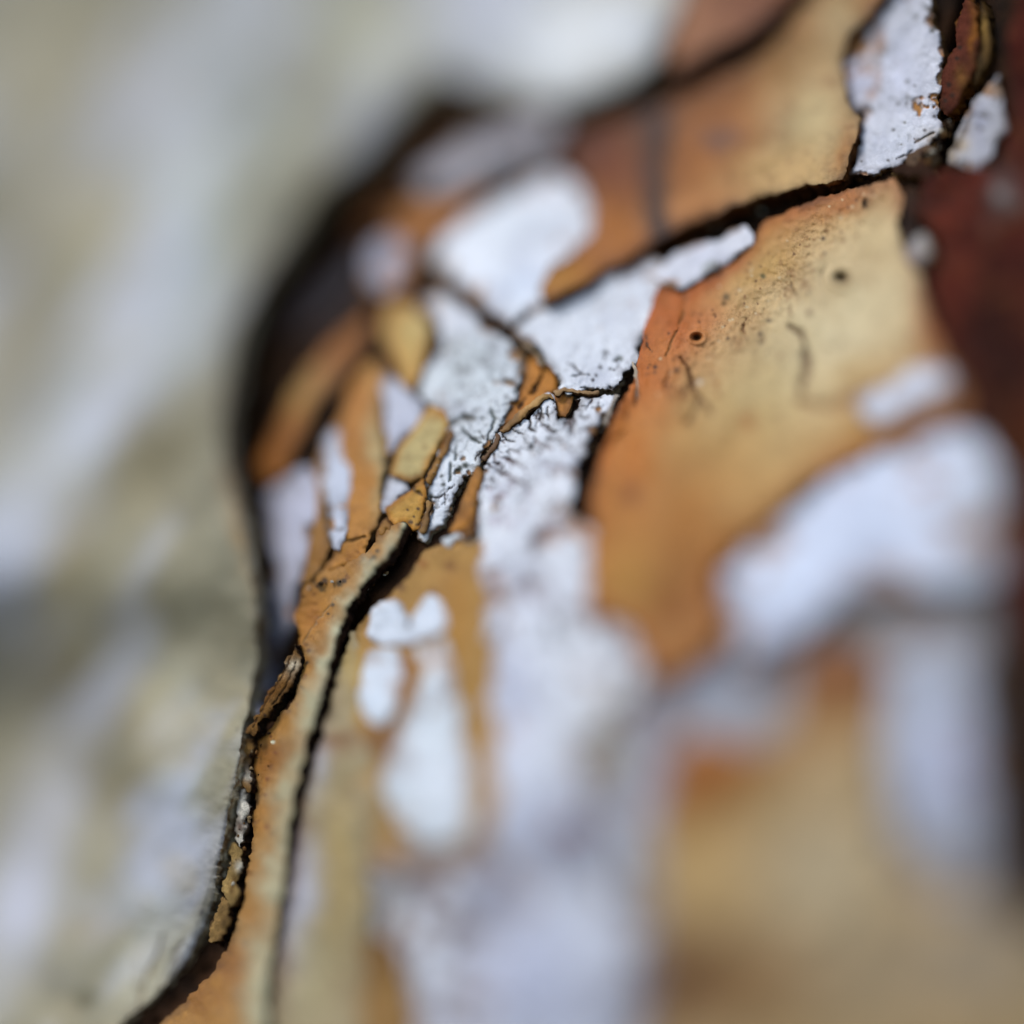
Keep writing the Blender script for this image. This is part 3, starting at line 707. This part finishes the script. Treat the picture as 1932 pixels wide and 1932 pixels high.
plate('white_scale', [(1676, 1250), (1740, 1210), (1820, 1210), (1852, 1240), (1858, 1400), (1866, 1600), (1850, 1690), (1770, 1670), (1690, 1560), (1656, 1400)], 30, 22, M_WHITE, (176, 178, 192), blobs=[(1780, 1450, 60, 110, 0, (178, 180, 212), .8), (1800, 1640, 80, 50, 0, (160, 156, 160), .8)], jit=6, wall=(110, 90, 80))
plate('bark_plate', [(1236, 1600), (1240, 1530), (1266, 1428), (1316, 1376), (1376, 1400), (1424, 1412), (1480, 1370), (1504, 1310), (1512, 1250), (1560, 1212), (1640, 1222), (1668, 1300), (1656, 1400), (1676, 1560), (1740, 1680), (1900, 1720), (2060, 1800), (2300, 2300), (1300, 2500), (1216, 2050), (1224, 1850), (1236, 1720)],
      34, 28, M_ORANGE, (200, 170, 126), grime=.2, stain=.25, blobs=[(1350, 1455, 140, 88, -35, (166, 88, 8), 1.0), (1580, 1275, 110, 90, 0, (116, 46, 2), 1.0), (1300, 1480, 60, 60, -35, (150, 84, 16), .8), (1570, 1340, 40, 50, 0, (170, 122, 52), .8), (1420, 1510, 90, 50, -20, (174, 146, 86), .7), (1560, 1650, 120, 150, 0, (190, 176, 148), .8), (1330, 1650, 80, 90, 0, (186, 158, 104), .7),
             (1270, 1850, 120, 110, 0, (100, 64, 42), 1.0), (1420, 1850, 130, 70, 0, (138, 102, 64), .9), (1650, 1850, 120, 90, 0, (172, 154, 128), .7), (1850, 1800, 120, 90, 0, (150, 138, 128), .8), (1290, 1560, 30, 40, 0, (180, 152, 90), .6)],
      jit=6, wav=7, mottle=.06, wall=(120, 86, 60), label='blurred cream bark plate with orange tips, nearest the eye')

# ------------------------------------------------------------------ heart-shaped scales and the strips beside them
tan_plate = plate('bark_plate', [(772, 1085), (800, 1042), (850, 1026), (900, 1014), (924, 1060), (926, 1130), (932, 1200), (944, 1290), (952, 1400), (962, 1500), (935, 1580), (860, 1640), (780, 1660), (700, 1640), (690, 1560), (650, 1450), (660, 1330), (664, 1240), (668, 1195), (700, 1150), (740, 1120)],
      20, 18, M_ORANGE, (172, 136, 78), blobs=[(860, 1160, 30, 90, 0, (174, 128, 54), .8), (900, 1400, 26, 110, 0, (178, 140, 76), .8), (770, 1280, 16, 60, 0, (136, 92, 62), .9), (745, 1385, 60, 22, -30, (130, 88, 64), .95), (800, 1640, 130, 48, -8, (146, 134, 138), .97), (680, 1400, 60, 20, 0, (120, 86, 60), .8), (672, 1290, 18, 90, 0, (180, 160, 104), .8), (680, 1520, 40, 60, 0, (168, 160, 140), .7)],
      spots=[(850, 1068, 11, (126, 88, 48)), (798, 1064, 9, (150, 104, 50)), (757, 1108, 9, (110, 80, 50)), (820, 1118, 9, (120, 86, 56)), (780, 1060, 5, (140, 96, 50))], jit=2.5, mottle=.07)
plate('white_scale', [(690, 1198), (699, 1160), (716, 1136), (742, 1125), (760, 1140), (768, 1178), (774, 1180), (786, 1146), (812, 1122), (842, 1132), (850, 1160), (836, 1188), (806, 1206), (770, 1220), (720, 1215)], 28, 10, M_WHITE, (208, 212, 226), parent=tan_plate, wall=(120, 90, 80), jit=2.6, speck=.4, wear=.4, notch=4.0, grime=.25, label='small heart-shaped white bark scale')
plate('white_scale', [(684, 1240), (700, 1227), (744, 1225), (758, 1238), (760, 1282), (746, 1332), (720, 1366), (694, 1362), (678, 1310)], 28, 10, M_WHITE, (208, 214, 228), parent=tan_plate, wall=(120, 90, 80), jit=2.6, speck=.4, wear=.4, notch=4.0, grime=.25)
plate('white_scale', [(784, 1218), (836, 1204), (856, 1260), (868, 1340), (882, 1420), (890, 1530), (866, 1590), (800, 1600), (742, 1550), (716, 1480), (736, 1410), (778, 1330), (790, 1270)], 28, 10, M_WHITE, (206, 210, 220), parent=tan_plate, wear=.6, notch=6.0, blobs=[(820, 1480, 50, 60, 0, (214, 216, 228), .7)], wall=(130, 100, 84), jit=3)
plate('bark_flake', [(868, 958), (884, 912), (900, 880), (912, 892), (900, 930), (896, 962), (886, 990), (866, 1000), (850, 1004), (856, 986)], 30, 18, M_ORANGE, (180, 126, 56), blobs=[(875, 975, 12, 12, 0, (110, 70, 30), .7)], spots=[(890, 950, 4), (880, 960, 3)], jit=1.5, wav=1.5, tilt=(0, -.1))
plate('white_scale', [(836, 1018), (862, 1008), (888, 1000), (892, 1016), (862, 1022), (840, 1030)], 28, 8, M_WHITE, (206, 210, 218), jit=1.5)

# ------------------------------------------------------------------ orange ridge left of the long black crack
def p5_extra(x, y, d, h, tint):
    dd, a, t = seg_dist(x, y, [(768, 985), (745, 1025), (700, 1082), (655, 1145), (640, 1192), (622, 1245), (598, 1330), (575, 1420), (555, 1500), (545, 1580), (532, 1700), (508, 1850), (498, 2000)])
    wl = 16 + 30 * np.clip((y - 1000) / 700, 0, 1)
    k = np.exp(-(dd / (wl * 1.2)) ** 2)
    h = h + 15 * k + 3 * fbm(x, y, 24, 91, 3) * k
    kk = (np.clip(0.82 + 0.4 * fbm(x, y, 40, 97, 3), 0, 0.97) * np.exp(-(np.maximum(dd + 14 * fbm(x, y, 34, 93, 3), 0) / wl) ** 2.0))[:, None]
    tint = tint * (1 - kk) + alb(168, 164, 140) * kk
    return h, tint
p5s = [(712, 1040, 4), (705, 1052, 5), (700, 1058, 3.5), (697, 1065, 3, (100, 50, 30)), (690, 1080, 2.5), (628, 1141, 3.5), (620, 1158, 2.5), (612, 1095, 6), (606, 1112, 5, (70, 60, 36)), (598, 1105, 4), (640, 1100, 7, (60, 56, 44)), (650, 1096, 5), (583, 1228, 4, (110, 60, 40)), (580, 1250, 3.5), (576, 1275, 3, (110, 66, 40)), (560, 1330, 3.5, (120, 70, 40)), (515, 1400, 3, (230, 220, 200)), (520, 1420, 3, (120, 70, 40)),
       (510, 1390, 3, (110, 64, 36)), (505, 1470, 4, (130, 74, 40)), (500, 1500, 4, (130, 76, 40)), (504, 1560, 5, (130, 76, 40)), (560, 1380, 3, (120, 70, 40))]
plate('bark_plate', [(766, 988), (750, 1022), (702, 1082), (656, 1148), (641, 1192), (622, 1246), (598, 1332), (574, 1420), (554, 1500), (544, 1580), (530, 1700), (506, 1850), (490, 2050), (440, 2400), (180, 2400), (232, 2025), (308, 1928), (382, 1852), (438, 1776), (458, 1700), (475, 1600), (483, 1500), (489, 1420), (496, 1386), (544, 1332), (564, 1300), (566, 1215), (556, 1160), (574, 1110), (606, 1080), (650, 1064), (690, 1046), (718, 1010), (740, 990)],
      30, 26, M_ORANGE, (164, 122, 64), stain=.7, blobs=[(470, 1800, 50, 130, 0, (170, 124, 70), .7), (510, 1480, 26, 120, 0, (178, 124, 56), .6), (590, 1160, 30, 60, 20, (184, 128, 52), .7)], extra=p5_extra, spots=p5s,
      cracks=[([(566, 1295), (575, 1303), (584, 1304)], 3), ([(570, 1215), (600, 1170), (640, 1120)], 2.5, (150, 130, 100), .6)], jit=3.4, mottle=.09, wall=(34, 22, 18), wall2=(72, 52, 44), label='long orange bark ridge with a grey-cream lip')
plate('bark_plate', [(664, 1196), (684, 1206), (676, 1290), (686, 1370), (712, 1470), (700, 1600), (694, 1750), (690, 1900), (680, 2400), (500, 2400), (512, 1900), (534, 1720), (556, 1570), (580, 1470), (618, 1350), (644, 1260)],
      18, 18, M_PALE, (166, 152, 120), stain=.3, blobs=[(600, 1400, 16, 70, 15, (84, 50, 40), .9), (560, 1580, 16, 120, 8, (92, 60, 50), .9), (538, 1760, 18, 130, 5, (100, 74, 66), .9), (570, 1700, 30, 110, 5, (172, 172, 190), .8), (610, 1440, 20, 50, 10, (176, 176, 190), .7), (640, 1640, 30, 160, 0, (178, 158, 104), .7), (660, 1250, 16, 60, 0, (180, 160, 100), .7), (590, 1850, 40, 100, 0, (172, 162, 124), .6), (740, 1860, 50, 60, 0, (150, 112, 62), .8), (650, 1400, 50, 22, -15, (124, 88, 60), .8)],
      jit=5, wall=(50, 32, 28))
plate('bark_flake', [(690, 1760), (740, 1790), (770, 1850), (790, 1950), (800, 2200), (680, 2200), (684, 1900)], 30, 14, M_ORANGE, (150, 118, 72), jit=5)

# ------------------------------------------------------------------ small flakes in front of the crevice
plate('bark_flake', [(496, 895), (496, 862), (530, 795), (560, 730), (606, 668), (656, 618), (692, 588), (700, 612), (680, 658), (640, 714), (594, 764), (556, 846), (540, 890), (512, 908)], 34, 24, M_ORANGE, (150, 98, 46), blobs=[(570, 740, 50, 34, -55, (188, 156, 98), .8), (510, 870, 24, 22, 0, (178, 118, 62), .6), (660, 640, 30, 30, 0, (140, 92, 48), .6)], follow=.35, jit=3, dome=8)
plate('bark_flake', [(622, 836), (640, 792), (662, 736), (692, 692), (714, 676), (724, 710), (728, 800), (731, 890), (722, 960), (704, 1012), (682, 1052), (652, 1066), (604, 1082), (630, 1050), (628, 1010), (626, 960), (626, 905), (622, 860)], 28, 20, M_ORANGE, (184, 132, 64), blobs=[(712, 850, 14, 120, 0, (176, 164, 122), .8), (680, 760, 30, 60, 0, (186, 128, 62), .6)], cracks=[([(714, 640), (724, 760), (729, 890), (720, 960)], 9, (70, 58, 40), .9), ([(634, 1010), (660, 1020), (690, 1014)], 7, (96, 76, 48), .8)], jit=2.5, follow=.1)
plate('white_scale', [(614, 834), (638, 802), (652, 862), (660, 915), (656, 975), (642, 1042), (624, 1030), (612, 950)], 34, 14, M_WHITE, (182, 184, 200), follow=.15, jit=2, wall=(80, 70, 60), cracks=[([(612, 850), (613, 950), (624, 1030)], 8, (70, 62, 44), .9), ([(615, 995), (650, 1000)], 6, (90, 84, 90), .8)])
plate('bark_flake', [(606, 850), (614, 900), (612, 960), (620, 1030), (604, 1075), (580, 1102), (566, 1100), (584, 1030), (596, 950), (598, 880)], 26, 18, M_ORANGE, (158, 118, 64), follow=.3, jit=2)
plate('white_scale', [(514, 930), (556, 886), (590, 880), (600, 920), (594, 980), (578, 1060), (560, 1112), (548, 1180), (528, 1242), (512, 1290), (488, 1350), (476, 1330), (484, 1270), (506, 1200), (520, 1100), (512, 1000)], 26, 20, M_WHITE, (176, 174, 192), blobs=[(540, 900, 40, 30, 0, (120, 110, 110), .6)], follow=.45, jit=2, wall=(50, 44, 44))
plate('bark_flake', [(722, 602), (738, 570), (786, 578), (810, 616), (804, 660), (792, 702), (776, 738), (760, 722), (746, 676), (724, 642)], 32, 16, M_ORANGE, (190, 164, 104), rim=(186, 136, 66), rim_w=12, blobs=[(790, 620, 24, 30, 0, (186, 176, 126), .7)], jit=2)
plate('white_scale', [(722, 690), (748, 722), (776, 742), (806, 764), (786, 800), (752, 836), (732, 850), (724, 790)], 22, 16, M_WHITE, (184, 184, 200), jit=2.5)
plate('bark_flake', [(734, 897), (741, 870), (748, 846), (786, 800), (812, 764), (840, 774), (850, 800), (834, 830), (812, 870), (802, 900), (772, 912), (750, 902)], 30, 14, M_ORANGE, (194, 176, 122), rim=(190, 142, 66), rim_w=9, blobs=[(830, 785, 16, 14, 0, (178, 124, 52), .8)], jit=2, wav=1.5, cracks=[([(800, 905), (820, 860), (846, 810)], 4, (100, 74, 40), .7)], label='small translucent-looking cream bark flake')
plate('white_scale', [(726, 900), (740, 898), (768, 912), (772, 926), (752, 942), (726, 962), (722, 930)], 24, 10, M_WHITE, (190, 190, 202), jit=1.5)
plate('bark_flake', [(727, 962), (742, 948), (768, 930), (798, 904), (804, 932), (802, 976), (790, 998), (778, 1002), (764, 984), (746, 992), (736, 980)], 28, 12, M_ORANGE, (192, 152, 76), rim=(186, 130, 50), rim_w=8, spots=[(775, 985, 4), (790, 960, 3), (782, 975, 2.5), (795, 988, 3), (786, 990, 2.5), (768, 962, 2.5)], cracks=[([(768, 914), (784, 926), (796, 934)], 4, (84, 66, 44)), ([(790, 996), (800, 970), (804, 940)], 3)], jit=1.5, wav=1)
plate('bark_flake', [(716, 990), (730, 976), (744, 996), (768, 992), (764, 1002), (740, 1012), (716, 1040), (706, 1036)], 24, 10, M_ORANGE, (176, 148, 92), rim=(150, 104, 44), rim_w=7, jit=1.5, wav=1)

# ------------------------------------------------------------------ upper right: white scale, fissure, dark red outer bark
w5s = []
for _ in range(22):
    t = random.random()
    w5s.append((random.uniform(1620, 1765), random.uniform(120, 322), random.uniform(1.6, 3.4), random.choice([(90, 84, 84), (120, 116, 112), (60, 54, 48)])))
plate('white_scale', [(1588, 128), (1612, 78), (1650, 36), (1690, -20), (1730, -60), (1752, 0), (1770, 60), (1778, 120), (1774, 175), (1772, 220), (1766, 262), (1740, 290), (1700, 312), (1640, 330), (1602, 330), (1616, 286), (1630, 240), (1640, 206), (1612, 205), (1592, 176)], 28, 24, M_WHITE, (196, 194, 206), speck=1.0,
      blobs=[(1700, 120, 40, 80, 10, (192, 192, 212), .7), (1610, 150, 30, 50, 0, (184, 182, 206), .8), (1690, 280, 60, 30, -15, (206, 206, 216), .7), (1755, 280, 22, 24, 0, (168, 146, 104), .8), (1664, 70, 9, 34, 15, (170, 116, 56), .85), (1650, 150, 9, 30, 10, (160, 112, 60), .8), (1646, 178, 12, 12, 0, (186, 128, 60), .8)],
      spots=w5s, cracks=[([(1690, 300), (1712, 292), (1726, 280)], 4), ([(1725, 270), (1740, 262), (1762, 250)], 5, (100, 80, 54)), ([(1640, 200), (1650, 215)], 8, (90, 84, 84))], jit=2.5, wav=3, wall=(50, 34, 24), wall2=(150, 120, 80))
plate('white_scale', [(1884, 140), (1894, 190), (1896, 240), (1882, 290), (1850, 318), (1792, 314), (1788, 290), (1800, 262), (1822, 226), (1850, 180)], 24, 20, M_WHITE, (162, 160, 170), speck=1.0, blobs=[(1806, 280, 16, 40, 25, (186, 164, 124), .8), (1850, 240, 14, 40, 10, (156, 154, 176), .7)], cracks=[([(1800, 300), (1815, 260), (1835, 215)], 6, (110, 80, 50), .7)], jit=2.5)
plate('dark_bark_plate', [(1732, 372), (1742, 338), (1770, 326), (1830, 318), (1880, 312), (1902, 270), (1906, 150), (1900, 60), (1930, -60), (2000, -300), (2300, -300), (2740, 400), (2740, 1500), (2200, 1500), (1904, 1150), (1892, 1000), (1886, 900), (1862, 836), (1826, 792), (1806, 700), (1770, 660), (1768, 600), (1750, 540), (1768, 500), (1772, 455), (1744, 430), (1730, 400)],
      62, 46, M_DARK, (76, 30, 21), stain=.8, crackle=.7, mottle=.45, blobs=[(1775, 400, 26, 40, 0, (122, 58, 42), .8), (1850, 350, 40, 26, 0, (104, 46, 34), .8), (1790, 590, 24, 50, 0, (110, 50, 36), .8), (1850, 500, 18, 40, 20, (130, 70, 54), .7), (1870, 430, 14, 14, 0, (150, 120, 110), .7), (1800, 470, 50, 120, 0, (94, 40, 30), .9), (1880, 560, 40, 160, 0, (64, 32, 26), .7), (1900, 720, 50, 120, 0, (44, 24, 18), .85), (1830, 620, 40, 40, 0, (48, 26, 22), .7), (1920, 880, 40, 90, 0, (84, 56, 26), .8), (1897, 362, 22, 30, 0, (140, 132, 134), .9), (1910, 200, 40, 60, 0, (66, 32, 30), .7)], jit=4, wav=7, wall=(36, 20, 16), wall2=(66, 38, 28), label='dark red-brown outer bark plate along the right edge')
plate('bark_plate', [(1886, 1120), (1960, 1160), (2180, 1500), (2300, 2200), (2050, 1800), (1920, 1720), (1880, 1640), (1872, 1400), (1872, 1230)], 46, 30, M_DARK, (52, 38, 32), jit=4, wav=6)
plate('bark_flake', [(1706, 372), (1722, 352), (1732, 380), (1726, 420), (1740, 446), (1734, 470), (1712, 462), (1702, 440), (1708, 405)], 44, 26, M_DARK, (52, 40, 36), jit=2.5)
plate('white_scale', [(1716, 462), (1738, 440), (1756, 456), (1754, 484), (1732, 500), (1716, 488)], 52, 12, M_WHITE, (150, 144, 144), jit=2, wall=(60, 44, 40))
plate('bark_splinter', [(1822, 0), (1836, 10), (1846, 50), (1843, 104), (1830, 150), (1810, 192), (1788, 222), (1772, 206), (1774, 168), (1788, 122), (1802, 84), (1812, 34)], 27, 40, M_DARK, (94, 50, 40), blobs=[(1836, 60, 8, 50, 0, (150, 100, 40), .8), (1815, 150, 16, 24, 0, (120, 88, 46), .7), (1790, 200, 20, 14, 0, (70, 36, 30), .7)], spots=[(1805, 110, 4), (1790, 160, 5), (1812, 90, 4), (1796, 180, 5), (1785, 190, 4)],
      jit=3, wav=6, wall=(40, 28, 16), wall2=(150, 100, 40), edge_rough=1.6, tilt=(.25, -.02), label='red-brown bark splinter standing in the fissure')
plate('bark_splinter', [(1850, 0), (1862, 30), (1868, 70), (1866, 112), (1850, 140), (1836, 168), (1842, 130), (1852, 90), (1850, 40)], 28, 34, M_DARK, (76, 62, 40), blobs=[(1862, 70, 6, 60, 0, (160, 130, 76), .8)], jit=1.5, wav=3, wall=(30, 22, 14), wall2=(120, 90, 46))
plate('bark_splinter', [(1680, 316), (1712, 306), (1745, 300), (1760, 318), (1748, 334), (1716, 330), (1690, 330)], 34, 34, M_DARK, (58, 38, 28), jit=3, wav=4, edge_rough=1.6)
plate('bark_flake', [(1712, 308), (1722, 290), (1744, 276), (1766, 284), (1772, 302), (1754, 312), (1732, 312)], 33, 22, M_DARK, (112, 92, 76), spots=[(1740, 290, 6, (60, 40, 36)), (1758, 296, 5, (70, 48, 40)), (1726, 300, 4)], jit=3, wav=4, edge_rough=1.6)
# broken layers along the lip of the pale plate
for poly_, col_, bl_ in [([(466, 1394), (484, 1398), (487, 1424), (480, 1448), (486, 1470), (478, 1492), (466, 1478), (460, 1440)], (150, 118, 72), [(476, 1405, 8, 8, 0, (60, 46, 32), .9), (470, 1460, 8, 16, 0, (210, 204, 194), .9)]),
                         ([(462, 1484), (476, 1496), (480, 1530), (470, 1552), (474, 1586), (462, 1600), (450, 1580), (454, 1530)], (196, 188, 178), [(462, 1560, 9, 14, 0, (84, 54, 40), .9), (458, 1510, 7, 10, 0, (70, 50, 36), .8)]),
                         ([(448, 1592), (464, 1606), (466, 1640), (456, 1662), (460, 1690), (444, 1706), (432, 1680), (440, 1634)], (158, 136, 92), [(452, 1640, 8, 12, 0, (206, 198, 186), .9), (440, 1670, 8, 12, 0, (110, 84, 50), .8)]),
                         ([(430, 1690), (444, 1712), (440, 1748), (424, 1772), (404, 1776), (410, 1736)], (136, 112, 74), [(424, 1745, 10, 12, 0, (84, 66, 40), .8)])]:
    plate('bark_flake', [(a_ - 9, b_) for a_, b_ in poly_], 52, 30, M_EDGE, col_, blobs=bl_, jit=4.5, wav=7, lip=8, mottle=.3, wall=(26, 18, 12), wall2=(70, 50, 32), edge_rough=1.6)
# splinter on the lip of the pale plate
plate('bark_splinter', [(556, 1212), (565, 1228), (563, 1268), (545, 1306), (514, 1342), (496, 1362), (478, 1388), (464, 1378), (480, 1350), (506, 1308), (534, 1258), (548, 1228)], 58, 30, M_EDGE, (124, 92, 50), blobs=[(548, 1262, 14, 16, 0, (196, 184, 166), .85), (520, 1310, 12, 40, 40, (150, 104, 44), .7), (540, 1310, 10, 30, 40, (86, 66, 40), .8)], spots=[(536, 1262, 7, (58, 44, 30)), (560, 1220, 7, (44, 36, 26)), (500, 1350, 4)], cracks=[([(552, 1232), (530, 1280), (500, 1330), (476, 1372)], 4, (70, 48, 26)), ([(558, 1250), (540, 1295), (510, 1336)], 5, (60, 44, 26)), ([(545, 1250), (520, 1290)], 3, (176, 140, 86))], jit=4, wav=7, wall=(20, 14, 10), wall2=(50, 38, 24), edge_rough=1.5, tilt=(-.2, -.05), label='brown splinter of broken bark on the lip of the pale plate')

# thin curled slivers along the middle seam
for poly_, col_, lf_ in [([(942, 812), (966, 788), (994, 764), (1026, 741), (1040, 742), (1044, 752), (1034, 750), (1004, 772), (978, 794), (950, 816)], (186, 150, 98), 34),
                         ([(1043, 738), (1068, 729), (1098, 736), (1130, 738), (1128, 744), (1096, 744), (1068, 739), (1048, 747)], (170, 140, 104), 32),
                         ([(1194, 684), (1204, 696), (1209, 726), (1203, 752), (1197, 742), (1198, 716)], (200, 184, 168), 44),
                         ([(848, 808), (838, 838), (820, 870), (804, 906), (812, 912), (829, 878), (846, 846), (855, 816)], (150, 112, 60), 32),
                         ([(800, 972), (806, 946), (814, 950), (808, 984), (798, 1008), (791, 1004)], (176, 140, 84), 32),
                         ([(936, 818), (925, 842), (910, 864), (918, 868), (933, 848), (944, 824)], (120, 92, 66), 30),
                         ([(1158, 742), (1150, 766), (1138, 796), (1144, 800), (1158, 772), (1168, 746)], (190, 180, 170), 30),
                         ([(985, 640), (1004, 654), (1022, 676), (1028, 694), (1022, 690), (1008, 668), (990, 652)], (150, 130, 104), 30),
                         ([(868, 1004), (886, 994), (896, 974), (902, 980), (892, 1004), (872, 1012)], (140, 96, 44), 38),
                         ([(716, 1000), (726, 984), (738, 992), (748, 1008), (740, 1010), (730, 998), (720, 1012)], (150, 110, 50), 34)]:
    plate('bark_sliver', poly_, lf_, 7, M_ORANGE, col_, jit=2.2, notch=1.0, wav=3, lip=4, wall=(70, 48, 32), wall2=(120, 90, 60))

# ------------------------------------------------------------------ crumbs of bark and a dry fibre, too small to pick apart
def crumbs():
    import bmesh
    bm = bmesh.new()
    ico = [v.co.copy() for v in bmesh.ops.create_icosphere(bm, subdivisions=1, radius=1.0)['verts']]
    faces = [[v.index for v in f.verts] for f in bm.faces]
    bm.free()
    ico = np.array([tuple(v) for v in ico])
    V, F, tl = [], [], []
    def crumb(x, y, r, col, lift):
        p = place(np.array(x), np.array(y), base(np.array(x), np.array(y)) - lift)
        s = ico * (1 + rng.uniform(-.35, .35, (len(ico), 1))) * rng.uniform(.6, 1.2, 3) * r * U
        o = len(V) * len(ico)
        V.append(p + s)
        F.extend([[o + i for i in f] for f in faces])
        tl.append(np.tile(alb(*col), (len(faces) * 3, 1)))
    lines = [([(482, 1390), (470, 1440), (462, 1500), (450, 1570), (436, 1650), (425, 1720)], 70, 30, 40, 3.6),
             ([(1785, 235), (1775, 270), (1760, 290), (1740, 300)], 40, 14, 32, 5), ([(1030, 690), (1012, 680), (985, 652), (940, 628)], 26, 5, 20, 3),
             ([(1160, 745), (1140, 800), (1118, 860)], 26, 4, 18, 3.2), ([(938, 818), (912, 866), (890, 896)], 30, 4, 18, 3.2), ([(560, 1150), (575, 1110), (640, 1096)], 16, 6, 34, 4), ([(800, 1010), (806, 930), (830, 860)], 20, 3, 24, 2.6), ([(1600, 346), (1500, 374), (1400, 404), (1310, 440)], 40, 14, 0, 4.5), ([(770, 1005), (730, 1065), (680, 1130)], 34, 12, -6, 4.5), ([(650, 1185), (610, 1320), (580, 1430)], 30, 8, 0, 4), ([(1110, 900), (1100, 960)], 12, 8, 4, 4)]
    pal = [(60, 44, 32), (110, 84, 54), (160, 138, 104), (172, 164, 152), (40, 30, 24), (120, 88, 52), (70, 56, 42)]
    for pts, n, spread, lift, r in lines:
        P = np.asarray(pts, float)
        for _ in range(n):
            i = random.randrange(len(P) - 1); t = random.random()
            q = P[i] * (1 - t) + P[i + 1] * t
            crumb(q[0] + random.gauss(0, spread * .4), q[1] + random.gauss(0, spread * .4), r * random.uniform(.5, 1.3), random.choice(pal), lift + random.uniform(-6, 8))
    o = build('bark_crumbs', np.vstack(V), F, [M_EDGE], [0] * len(F), np.vstack(tl), smooth=False)
    o['kind'] = 'stuff'
crumbs()
